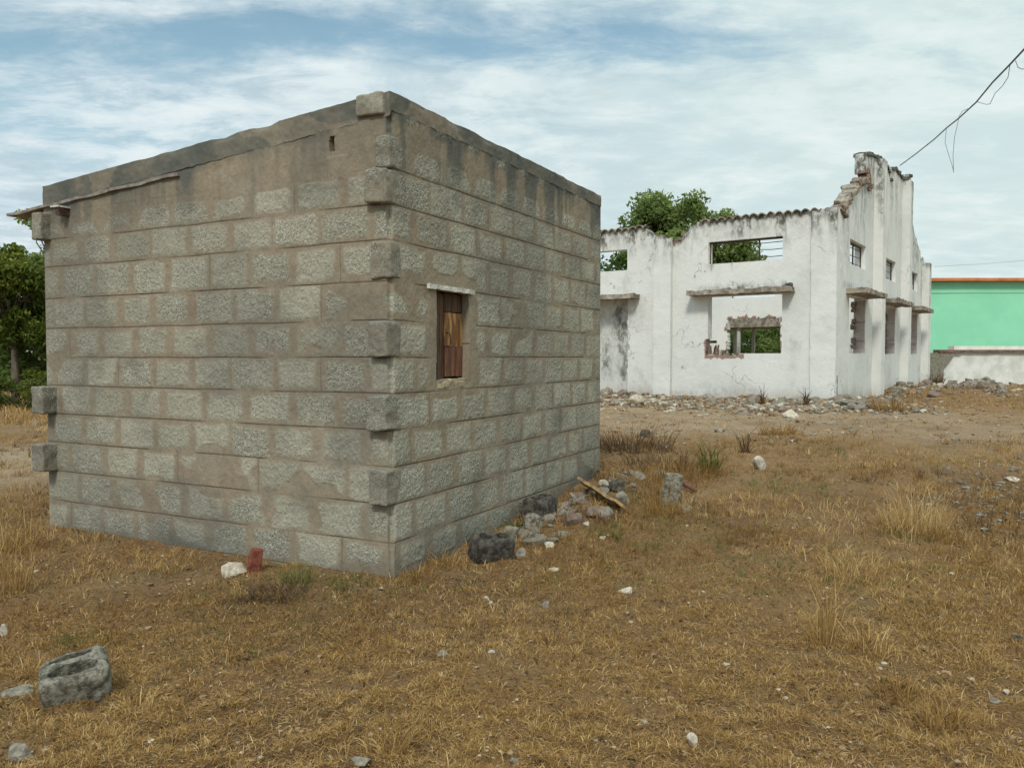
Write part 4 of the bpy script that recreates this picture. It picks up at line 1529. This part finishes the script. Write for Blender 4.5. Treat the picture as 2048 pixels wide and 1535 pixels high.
def put_rubble(x, y, s, LB, mk=None, flat=None):
    mk = mk or r4.choice(['stone', 'stone', 'stone', 'stonewhite', 'stonebrown', 'stonebrown', 'shade', 'shade', 'shade'])
    o = bpy.data.objects.new('rubble_piece', protos[(mk, int(r4.integers(5)))])
    COL.objects.link(o)
    o.location = (x, y, float(terrain(x, y)) + s * .18)
    o.rotation_euler = (r4.uniform(-.5, .5), r4.uniform(-.5, .5), r4.uniform(0, 6.28))
    o.scale = (s, s * r4.uniform(.55, 1), s * r4.uniform(.7, 1.4))
    tag(o, LB[mk][0], 'rubble', LB[mk][1])


for k in range(80):
    t_ = r4.uniform(-.3, 7.2)
    dd = .2 + abs(r4.normal(0, 1.3))
    p = C0 + fd * t_ - gd * dd
    put_rubble(p[0], p[1], r4.uniform(.07, .24) * (1.2 if dd < .9 else .7), LBL)
for k in range(45):
    p = C0 + np.array([r4.normal(.15, .55), -1.0 + r4.normal(0, .55), 0])
    put_rubble(p[0], p[1], r4.uniform(.08, .20), LBL, 'stone' if r4.random() < .6 else None)
for k in range(30):
    t_ = r4.uniform(.5, 13)
    p = C0 + gd * t_ - fd * (.3 + abs(r4.normal(0, .5)))
    put_rubble(p[0], p[1], r4.uniform(.06, .17), LBL)
for k in range(45):
    x, y = r4.normal(14.0, 1.4), r4.normal(27, 2.5)
    q = np.array([x, y, 0]) - C0
    if q @ gn < .3: continue
    put_rubble(x, y, r4.uniform(.07, .24), LBR)
for k in range(30):
    x = r4.uniform(16.2, 25)
    put_rubble(x, 32.2 - abs(r4.normal(0, .45)), r4.uniform(.12, .36), LBR, r4.choice(['stonebrown', 'shade', 'stone']))
for k in range(1):
    x, y = r4.uniform(11, 20), r4.uniform(17, 27)
    q = np.array([x, y, 0]) - C0
    if q @ gn < .3: continue
    put_rubble(x, y, r4.uniform(.05, .13), LBR)

# scattered gravel, uncountable
def scatter(n, ymin, ymax, pxmin=-250, pxmax=2300, r=None):
    """points spread so that they look even in the distance as well"""
    out = []
    while len(out) < n:
        m_ = n * 2
        y = 1 / (r.uniform(1 / ymax, 1 / ymin, m_))
        px = r.uniform(pxmin, pxmax, m_)
        x = (px - PCX) / F * y
        out.append(np.stack([x, y], 1))
        if sum(map(len, out)) >= n: break
    return np.concatenate(out)[:n]


def inside_hut(p, m_=.03):
    q = np.stack([p[:, 0], p[:, 1], 0 * p[:, 0]], 1) - K
    a, b = q @ dl, q @ dr
    return (a > -m_) & (a < LW + m_) & (b > -m_) & (b < RW + m_)


def inside_ruin(p):
    q = np.stack([p[:, 0], p[:, 1], 0 * p[:, 0]], 1) - C0
    a, b = q @ fd, q @ gd
    return (a > -.1) & (a < FL) & (b > -.1) & (b < GL)


r5 = np.random.default_rng(77)
pts = scatter(1300, 2.3, 32, r=r5)
pts = pts[~inside_hut(pts) & ~inside_ruin(pts)]
P0, F0 = rock_mesh(5, .6, 1, 10, .05)
sz = np.clip(r5.lognormal(-5.1, .40, len(pts)), .002, .018) * (1 + pts[:, 1] * .05)
ang = r5.uniform(0, 6.28, len(pts))
ca, sa = np.cos(ang), np.sin(ang)
zc = terrain(pts[:, 0], pts[:, 1]) + micro(pts[:, 0], pts[:, 1])
PX = P0[None] * sz[:, None, None]
VX = np.stack([PX[..., 0] * ca[:, None] - PX[..., 1] * sa[:, None] + pts[:, :1], PX[..., 0] * sa[:, None] + PX[..., 1] * ca[:, None] + pts[:, 1:2],
               PX[..., 2] * .8 + zc[:, None] + sz[:, None] * .2], -1)
FX = F0[None] + (np.arange(len(pts)) * len(P0))[:, None, None]
tag(mesh('gravel', VX.reshape(-1, 3), FX.reshape(-1, 3), M['chips']), 'small pale gravel and plaster chips scattered over the dry ground', 'gravel', None, 'stuff')


for k in range(84):
    t_ = r4.uniform(.85, 4.1)
    dd = .08 + abs(r4.normal(0, .17)) + (.05 if t_ < 2 else .12)
    p = K + dr * t_ - dl * dd
    mk = r4.choice(['stone', 'stone', 'shade', 'stonebrown', 'shade'])
    s_ = r4.uniform(.025, .095)
    o = bpy.data.objects.new('rubble_piece', protos[(mk, int(r4.integers(5)))])
    COL.objects.link(o)
    o.location = (p[0], p[1], float(terrain(p[0], p[1])) + s_ * .2)
    o.rotation_euler = (r4.uniform(-.5, .5), r4.uniform(-.5, .5), r4.uniform(0, 6.28))
    o.scale = (s_ * 1.3, s_ * r4.uniform(.6, 1), s_ * r4.uniform(.6, 1.1))
    tag(o, {'stone': 'small dusty grey rubble piece in the heap along the right side of the hut', 'shade': 'small stained concrete piece in the heap along the right side of the hut',
            'stonebrown': 'small brown brick piece in the heap along the right side of the hut'}[mk], 'rubble', {'stone': 'grey', 'shade': 'stained', 'stonebrown': 'brown'}[mk] + ' pieces in the hut heap')

# small debris between the bigger pieces
r8 = np.random.default_rng(88)
dp = []
for _ in range(3600):
    p = C0 + fd * r8.uniform(-.5, 7.3) - gd * (.15 + abs(r8.normal(0, 1.6))); dp.append((p[0], p[1]))
for _ in range(900):
    p = C0 + np.array([r8.normal(.15, .8), -1.1 + r8.normal(0, .7), 0]); dp.append((p[0], p[1]))
for _ in range(500):
    p = C0 + gd * r8.uniform(.3, 13.5) - fd * (.2 + abs(r8.normal(0, .7))); dp.append((p[0], p[1]))
for _ in range(900):
    p = (r8.normal(14.2, 1.7), r8.normal(27, 3)); dp.append(p)
for _ in range(700):
    dp.append((r8.uniform(16, 25), 32.3 - abs(r8.normal(0, .6))))
dp = np.array(dp)
dp = dp[~inside_ruin(dp)]
for mi, mk in enumerate(('stone', 'stonebrown', 'clod', 'stonewhite', 'twiggy', 'clod2')):
    q = dp[mi::6]
    P0, F0 = rock_mesh(30 + mi, .45, 1, 10, .08)
    sz = np.clip(r8.lognormal(-3.1, .45, len(q)), .015, .11)
    ang = r8.uniform(0, 6.28, len(q)); ca, sa = np.cos(ang), np.sin(ang)
    st_ = np.where(mk == 'twiggy', 3.5, 1.2)
    PX = P0[None] * sz[:, None, None] * np.array([st_, .8 if mk != 'twiggy' else .35, 1.5 if mk != 'twiggy' else .6])
    zc = terrain(q[:, 0], q[:, 1]) + micro(q[:, 0], q[:, 1])
    VX = np.stack([PX[..., 0] * ca[:, None] - PX[..., 1] * sa[:, None] + q[:, :1], PX[..., 0] * sa[:, None] + PX[..., 1] * ca[:, None] + q[:, 1:2],
                   PX[..., 2] + zc[:, None] + sz[:, None] * .25], -1)
    FX = F0[None] + (np.arange(len(q)) * len(P0))[:, None, None]
    tag(mesh('debris', VX.reshape(-1, 3), FX.reshape(-1, 3), M['bark'] if mk == 'twiggy' else M['clod'] if mk == 'clod2' else M[mk]),
        {'stone': 'fine grey debris', 'stonebrown': 'fine brown brick debris', 'stonewhite': 'fine white plaster debris', 'clod': 'dusty brown earth lumps', 'clod2': 'dusty crumbled earth', 'twiggy': 'dark splinters and twigs'}[mk] + ' strewn at the foot of the ruin', 'debris', None, 'stuff')

# ================================================================== GRASS
def blades(px_, py_, pz_, L, lean, az, wd, r, curl=.5):
    """each blade: two quads (base, mid, tip)"""
    n = len(px_)
    d = np.stack([np.cos(az), np.sin(az), 0 * az], 1)
    s = np.stack([-np.sin(az), np.cos(az), 0 * az], 1)
    tw = r.uniform(0, pi, n)
    s = s * np.cos(tw)[:, None] + (d * np.sin(tw)[:, None])
    b = np.stack([px_, py_, pz_], 1)
    m_ = b + d * (L * np.sin(lean) * .45)[:, None] + Z * (L * np.cos(lean) * .55)[:, None]
    l2 = np.minimum(lean + curl, 1.9)
    t_ = m_ + d * (L * np.sin(l2) * .5)[:, None] + Z * (L * np.cos(l2) * .5)[:, None]
    w1 = (wd / 2)[:, None]
    V = np.stack([b - s * w1, b + s * w1, m_ - s * w1 * .8, m_ + s * w1 * .8, t_ - s * w1 * .15, t_ + s * w1 * .15], 1)
    k = np.arange(n)[:, None] * 6
    Q = np.concatenate([k + np.array([[0, 1, 3, 2]]), k + np.array([[2, 3, 5, 4]])])
    return V.reshape(-1, 3), Q


def tuft_blades(cen, per, rad, Lm, leanm, wd, r, tone_m=.5, zoff=-.004):
    n = len(cen)
    c = np.repeat(cen, per, axis=0)
    rd = np.repeat(rad, per)
    a = r.uniform(0, 2 * pi, len(c))
    q = np.sqrt(r.random(len(c))) * rd
    x, y = c[:, 0] + np.cos(a) * q, c[:, 1] + np.sin(a) * q
    z = terrain(x, y) + micro(x, y) + zoff
    L = np.repeat(Lm, per) * r.uniform(.45, 1.25, len(c))
    lean = np.clip(np.repeat(leanm, per) + r.normal(0, .3, len(c)), 0, 1.5)
    az = a + r.normal(0, .8, len(c))
    V, Q = blades(x, y, z, L, lean, az, np.repeat(wd, per) * r.uniform(.6, 1.3, len(c)), r)
    tone = np.clip(np.repeat(r.normal(tone_m, .16, n), per) + r.normal(0, .17, len(c)), 0, 1)
    return V, Q, np.repeat(tone, 6)


r6 = np.random.default_rng(99)
cen = scatter(52000, 2.2, 22, r=r6)
dn = fbm(cen[:, 0] * .9, cen[:, 1] * .9, 4, 31)
sd = (cen[:, 1] > 11.5) & (cen[:, 1] < 19.5) & (cen[:, 0] > .5) & (cen[:, 0] < 9)
tr = (((cen[:, 0] + 6.0) / 2.4) ** 2 + ((cen[:, 1] - 9.6) / 1.6) ** 2 < .9)
ck = clump(cen[:, 0], cen[:, 1])
keep = (r6.random(len(cen)) < .10 + .5 * sm(.36, .62, dn) * .4 + .9 * ck) & (r6.random(len(cen)) < .22 + 1.0 * sm(.40, .56, fbm(cen[:, 0] * 1.8, cen[:, 1] * 1.8, 4, 611))) & ~inside_hut(cen) & ~inside_ruin(cen) & ~((sd | tr) & (r6.random(len(cen)) < .82))
cen = cen[keep]
yy = cen[:, 1]
Lm = r6.uniform(.015, .042, len(cen)) * (1 + .8 * (r6.random(len(cen)) < .06)) * (1 + .02 * yy)
V1, Q1, t1 = tuft_blades(cen, 12, r6.uniform(.012, .05, len(cen)) * (1 + .04 * yy), Lm, r6.uniform(.5, 1.35, len(cen)), .0024 * (1 + .12 * yy), r6, .46)
# flat litter: single lying straws
lit = scatter(100000, 2.2, 16, r=r6)
lit = lit[~inside_hut(lit, .01) & ~inside_ruin(lit) & (r6.random(len(lit)) < .3 + .9 * sm(.38, .56, fbm(lit[:, 0] * 1.8, lit[:, 1] * 1.8, 4, 611)))]
sd = (lit[:, 1] > 11.5) & (lit[:, 0] > .5) & (r6.random(len(lit)) < .7)
lit = lit[~sd]
n_ = len(lit)
V2, Q2 = blades(lit[:, 0], lit[:, 1], terrain(lit[:, 0], lit[:, 1]) + micro(lit[:, 0], lit[:, 1]) + .003, r6.uniform(.012, .055, n_),
                r6.normal(1.35, .12, n_), r6.uniform(0, 6.28, n_), .0022 * (1 + .12 * lit[:, 1]) * r6.uniform(.5, 1.4, n_), r6, .2)
t2 = np.repeat(np.clip(r6.normal(.5, .25, n_), 0, 1), 6)
tag(mesh('dry_grass', np.concatenate([V1, V2]), np.concatenate([Q1, Q2 + len(V1)]), M['straw'], None, {'tone': np.concatenate([t1, t2])}),
    'short straw coloured dead grass and litter covering the ground', 'grass', None, 'stuff')


# crumbs of soil and dead turf
for nm_, cnt, m_, lo_s, lab in (('soil_clods', 15000, 'clod', -5.15, 'small brown clods of dry earth lying on the ground'),
                                ('turf_crumbs', 9000, 'turfcrumb', -5.05, 'dark crumbs of dead turf lying on the ground')):
    q = scatter(cnt, 2.2, 15, r=r6)
    dn_ = fbm(q[:, 0] * 1.6, q[:, 1] * 1.6, 4, 131 + len(nm_))
    q = q[(dn_ > .36 + .28 * r6.random(len(q))) & ~inside_hut(q, .02)]
    P0, F0 = rock_mesh(70 + len(nm_), .5, 1, 9, .10)
    sz = np.clip(r6.lognormal(lo_s, .42, len(q)), .004, .030)
    ang = r6.uniform(0, 6.28, len(q)); ca, sa = np.cos(ang), np.sin(ang)
    PX = P0[None] * sz[:, None, None] * np.array([1.25, .9, 1.35])
    zc = terrain(q[:, 0], q[:, 1]) + micro(q[:, 0], q[:, 1])
    VX = np.stack([PX[..., 0] * ca[:, None] - PX[..., 1] * sa[:, None] + q[:, :1], PX[..., 0] * sa[:, None] + PX[..., 1] * ca[:, None] + q[:, 1:2],
                   PX[..., 2] + zc[:, None] + sz[:, None] * .25], -1)
    FX = F0[None] + (np.arange(len(q)) * len(P0))[:, None, None]
    tag(mesh(nm_, VX.reshape(-1, 3), FX.reshape(-1, 3), M[m_]), lab, 'soil', None, 'stuff')

# taller individual tufts
def tuft(px, py, n, rad, L, lean, mat, label, group=None, name='grass_tuft', tone=.5, wd=.003, cat='grass tuft'):
    x, y, z = ground_at(px, py)
    c = np.array([[0., 0.]])
    r = np.random.default_rng(int(px * 7 + py))
    a = r.uniform(0, 2 * pi, n)
    q = np.sqrt(r.random(n)) * rad
    V, Q = blades(np.cos(a) * q, np.sin(a) * q, np.zeros(n) - .01, L * r.uniform(.4, 1.2, n), np.clip(r.normal(lean, .32, n), 0, 1.4), a + r.normal(0, .9, n),
                  wd * r.uniform(.5, 1.7, n), r, r.uniform(.1, .9, n))
    m_ = int(n * .8)
    a2 = r.uniform(0, 2 * pi, m_)
    q2 = np.sqrt(r.random(m_)) * rad * 1.35
    Vb, Qb = blades(np.cos(a2) * q2, np.sin(a2) * q2, np.zeros(m_) + r.uniform(-.005, .012, m_), L * r.uniform(.12, .38, m_), np.clip(r.normal(1.1, .35, m_), 0, 1.55), r.uniform(0, 6.28, m_),
                    wd * r.uniform(.7, 1.5, m_), r, .5)
    # a few stalks snapped over
    br_ = r.random(n) < .14
    V = V.reshape(n, 6, 3)
    V[br_, 4:, 2] = V[br_, 2:4, 2] * .55
    V = np.concatenate([V.reshape(-1, 3), Vb]); Q = np.concatenate([Q, Qb + n * 6])
    tt = np.concatenate([np.clip(r.normal(tone, .24, n), 0, 1), np.clip(r.normal(tone * .6, .2, m_), 0, 1)])
    o = mesh(name, V, Q, mat, None, {'tone': np.repeat(tt, 6)})
    o.location = (x, y, z)
    tag(o, label, cat, group)
    return o


tuft(1832, 1060, 420, .20, .36, .5, M['straw'], 'large pale straw tuft standing right of the middle of the field', tone=.75)
tuft(1780, 1050, 160, .12, .20, .5, M['straw'], 'small straw tuft touching the left side of the large pale one', tone=.65)
tuft(1645, 1290, 130, .06, .36, .22, M['straw'], 'tall thin dry stalks rising in the right foreground', tone=.5)
tuft(1700, 1150, 260, .18, .20, .5, M['straw'], 'low golden tuft behind the tall thin stalks', tone=.6)
tuft(1740, 1300, 160, .10, .17, .5, M['straw'], 'golden tuft right of the tall thin stalks', tone=.6)
tuft(1795, 1390, 170, .08, .13, .6, M['straw'], 'reddish brown tuft in the lower right foreground', tone=.3)
tuft(1890, 1450, 200, .09, .13, .6, M['straw'], 'broad brown tuft near the bottom right', tone=.4)
tuft(1965, 1330, 150, .09, .12, .7, M['straw'], 'orange straw tuft close to the right edge', tone=.6)
tuft(1420, 945, 90, .09, .38, .25, M['weed'], 'green leafy weed standing in the grass before the ruin', name='weed', cat='weed', tone=.45, wd=.008)
tuft(1370, 950, 480, .38, .24, .6, M['straw'], 'olive brown weed patch just left of the green leafy weed', name='weed', cat='weed', tone=.25, wd=.005)
tuft(1490, 905, 26, .05, .40, .15, M['twig'], 'single dark upright stem near the pale soil', name='weed', cat='weed', tone=.6, wd=.012)
tuft(1560, 870, 300, .26, .30, .8, M['straw'], 'low round weed on the pale soil before the ruin', name='weed', cat='weed', tone=.35, wd=.007)
tuft(1320, 1030, 160, .14, .32, .3, M['straw'], 'tall dry stalks beside the rubble at the far hut corner', tone=.35)
tuft(1262, 900, 500, .55, .42, .7, M['twig'], 'reddish brown dead brush at the far corner of the hut', name='dead_brush', cat='brush', tone=.45, wd=.006)
tuft(1330, 935, 420, .45, .30, .8, M['twig'], 'second lower patch of dead brush right of the hut corner', name='dead_brush', cat='brush', tone=.5, wd=.006)
tuft(1260, 960, 320, .35, .26, .8, M['straw'], 'dry brown grass clump between hut corner and burnt rubble', tone=.3, wd=.004)
tuft(545, 1190, 300, .16, .16, .95, M['twig'], 'dark dead twigs lying in front of the left hut wall', name='dead_brush', cat='brush', tone=.45, wd=.0035)
tuft(480, 1215, 220, .14, .12, 1.1, M['twig'], 'low dark twigs left of the larger twig pile', name='dead_brush', cat='brush', tone=.4, wd=.0035)
tuft(595, 1165, 150, .09, .17, .5, M['weed'], 'yellowish weed growing at the foot of the left hut wall', name='weed', cat='weed', tone=.85, wd=.004)
tuft(700, 1172, 170, .12, .11, .8, M['weed'], 'greenish weed near the hut corner on the left side', name='weed', cat='weed', tone=.7, wd=.004)
tuft(838, 1160, 260, .10, .14, .7, M['straw'], 'orange brown dry clump at the near hut corner', tone=.25, wd=.003)
tuft(780, 1172, 120, .10, .10, .8, M['straw'], 'thin straw clump under the near hut corner', tone=.55)
tuft(885, 1130, 180, .10, .15, .7, M['straw'], 'straw clump on the right side of the near hut corner', tone=.45)
tuft(1030, 1060, 130, .07, .12, .6, M['weed'], 'small green weed at the hut foot beside the black block', name='weed', cat='weed', tone=.2, wd=.005)
tuft(1220, 1075, 120, .08, .14, .5, M['weed'], 'yellow green weed below the plank', name='weed', cat='weed', tone=.85, wd=.004)
tuft(20, 1190, 120, .10, .42, .2, M['straw'], 'tall dry reddish stalks at the left picture edge', tone=.4)
tuft(30, 1100, 170, .16, .35, .4, M['straw'], 'tall orange dry grass behind the left edge stalks', tone=.55)
tuft(275, 1420, 110, .06, .12, .7, M['straw'], 'curly straw tuft right of the hollow block', tone=.65)
tuft(60, 1345, 120, .08, .10, .8, M['straw'], 'flattened straw left of the hollow block', tone=.5)
tuft(780, 1500, 220, .09, .09, .8, M['straw'], 'orange straw tuft near the bottom left of centre', tone=.45)
tuft(160, 1285, 120, .08, .10, .8, M['weed'], 'small olive weed behind the hollow block', name='weed', cat='weed', tone=.6)
tuft(1775, 822, 330, .35, .50, .6, M['straw'], 'yellow green shrubby weed at the gable foot', name='weed', cat='weed', tone=.3, wd=.009)
tuft(1868, 772, 160, .3, .6, .4, M['twig'], 'dry brown weeds at the far end of the gable', name='weed', cat='weed', tone=.6, wd=.02)
tuft(1400, 795, 60, .12, .40, .4, M['weed'], 'small green plant against the ruin front wall', name='weed', cat='weed', tone=.4, wd=.02)
tuft(1525, 810, 26, .04, .50, .25, M['twig'], 'dark stem against the ruin front wall', name='weed', cat='weed', tone=.5, wd=.02)
tuft(1612, 812, 26, .04, .42, .15, M['twig'], 'brown stub of a stem near the ruin corner', name='weed', cat='weed', tone=.7, wd=.03)

# medium grass in patches over the middle of the field (uncountable)
r11 = np.random.default_rng(321)
for nm_, cnt, thr, seed_, hh_, tn, mat_, lab in (
        ('golden_grass', 9000, .52, 401, .066, .62, 'straw', 'patches of golden ankle high dead grass in the middle of the field'),
        ('russet_grass', 9000, .50, 417, .070, .16, 'straw', 'patches of russet dead grass in the middle of the field'),
        ('dead_twigs', 5000, .54, 433, .060, .55, 'twig', 'patches of dark dead twiggy weeds in the field'),
        ('green_shoots', 3500, .56, 449, .055, .60, 'weed', 'thin patches of olive green shoots in the dry field')):
    q = scatter(cnt, 3.6, 16, r=r11)
    f = fbm(q[:, 0] * .75, q[:, 1] * .75, 4, seed_)
    q = q[(f > thr) & ~inside_hut(q) & ~inside_ruin(q) & ~((q[:, 1] > 12.5) & (q[:, 0] > .5) & (r11.random(len(q)) < .6))]
    nearf = sm(3.4, 7.0, q[:, 1])
    V, Q, t_ = tuft_blades(q, 11, r11.uniform(.02, .09, len(q)), hh_ * (.35 + .9 * nearf) * r11.lognormal(0, .35, len(q)), r11.uniform(.2, 1.0, len(q)),
                           .0026 * (1 + .10 * q[:, 1]), r11, tn)
    tag(mesh(nm_, V, Q, M[mat_], None, {'tone': t_}), lab, 'grass', None, 'stuff')
# lumps of earth, stones and rubble strewn over the bare strip before the ruin
for nm_, cnt, mk in (('strip_rubble', 900, 'stone'), ('strip_clods', 1500, 'clod'), ('strip_plaster', 260, 'stonewhite')):
    q = np.stack([r11.uniform(.8, 18, cnt), r11.uniform(11, 20.5, cnt)], 1)
    q = q[~inside_ruin(q) & (fbm(q[:, 0] * .8, q[:, 1] * .8, 3, 71) > .44)]
    P0, F0 = rock_mesh(95, .6, 1, 10, .08)
    sz = np.clip(r11.lognormal(-3.75, .5, len(q)), .01, .10)
    ang = r11.uniform(0, 6.28, len(q)); ca, sa = np.cos(ang), np.sin(ang)
    PX = P0[None] * sz[:, None, None] * np.array([1.4, .9, 1.1])
    VX = np.stack([PX[..., 0] * ca[:, None] - PX[..., 1] * sa[:, None] + q[:, :1], PX[..., 0] * sa[:, None] + PX[..., 1] * ca[:, None] + q[:, 1:2],
                   PX[..., 2] + (terrain(q[:, 0], q[:, 1]) + micro(q[:, 0], q[:, 1]) + sz * .1)[:, None]], -1)
    tag(mesh(nm_, VX.reshape(-1, 3), (F0[None] + (np.arange(len(q)) * len(P0))[:, None, None]).reshape(-1, 3), M[mk]),
        {'stone': 'grey rubble bits', 'clod': 'brown earth lumps', 'stonewhite': 'white plaster bits'}[mk] + ' strewn over the bare strip before the ruin', 'debris', None, 'stuff')
# pale stony patch at the right edge of the middle distance
q = np.array([ground_at(px_, py_)[:2] for px_, py_ in zip(r11.normal(1990, 60, 260), r11.normal(985, 40, 260))])
P0, F0 = rock_mesh(91, .6, 1, 10, .08)
sz = np.clip(r11.lognormal(-4.0, .45, len(q)), .008, .05)
ang = r11.uniform(0, 6.28, len(q)); ca, sa = np.cos(ang), np.sin(ang)
PX = P0[None] * sz[:, None, None]
VX = np.stack([PX[..., 0] * ca[:, None] - PX[..., 1] * sa[:, None] + q[:, :1], PX[..., 0] * sa[:, None] + PX[..., 1] * ca[:, None] + q[:, 1:2],
               PX[..., 2] + (terrain(q[:, 0], q[:, 1]) + micro(q[:, 0], q[:, 1]) + sz * .1)[:, None]], -1)
tag(mesh('stony_patch', VX.reshape(-1, 3), (F0[None] + (np.arange(len(q)) * len(P0))[:, None, None]).reshape(-1, 3), M['stone']), 'loose grey gravel patch at the right edge of the field', 'gravel', None, 'stuff')

# dry tall grass far left and far field (uncountable)
r7 = np.random.default_rng(123)
ff = np.stack([r7.uniform(-26, -4.6, 9000), r7.uniform(14, 44, 9000)], 1)
ff = ff[(np.abs(ff[:, 0] / ff[:, 1] + .62) < .14)]
ff2 = np.stack([r7.uniform(3, 30, 4000), r7.uniform(19, 32, 4000)], 1)
ff2 = ff2[~inside_ruin(ff2)]
ff = np.concatenate([ff, ff2])
hl = np.where(ff[:, 0] < 0, .16, .07)
V3, Q3, t3 = tuft_blades(ff, 9, np.full(len(ff), .22), hl * r7.uniform(.6, 1.4, len(ff)), np.full(len(ff), .5), np.full(len(ff), .016), r7, .5)
tag(mesh('field_grass', V3, Q3, M['straw'], None, {'tone': t3}), 'taller dry grass of the far field around the buildings', 'grass', None, 'stuff')
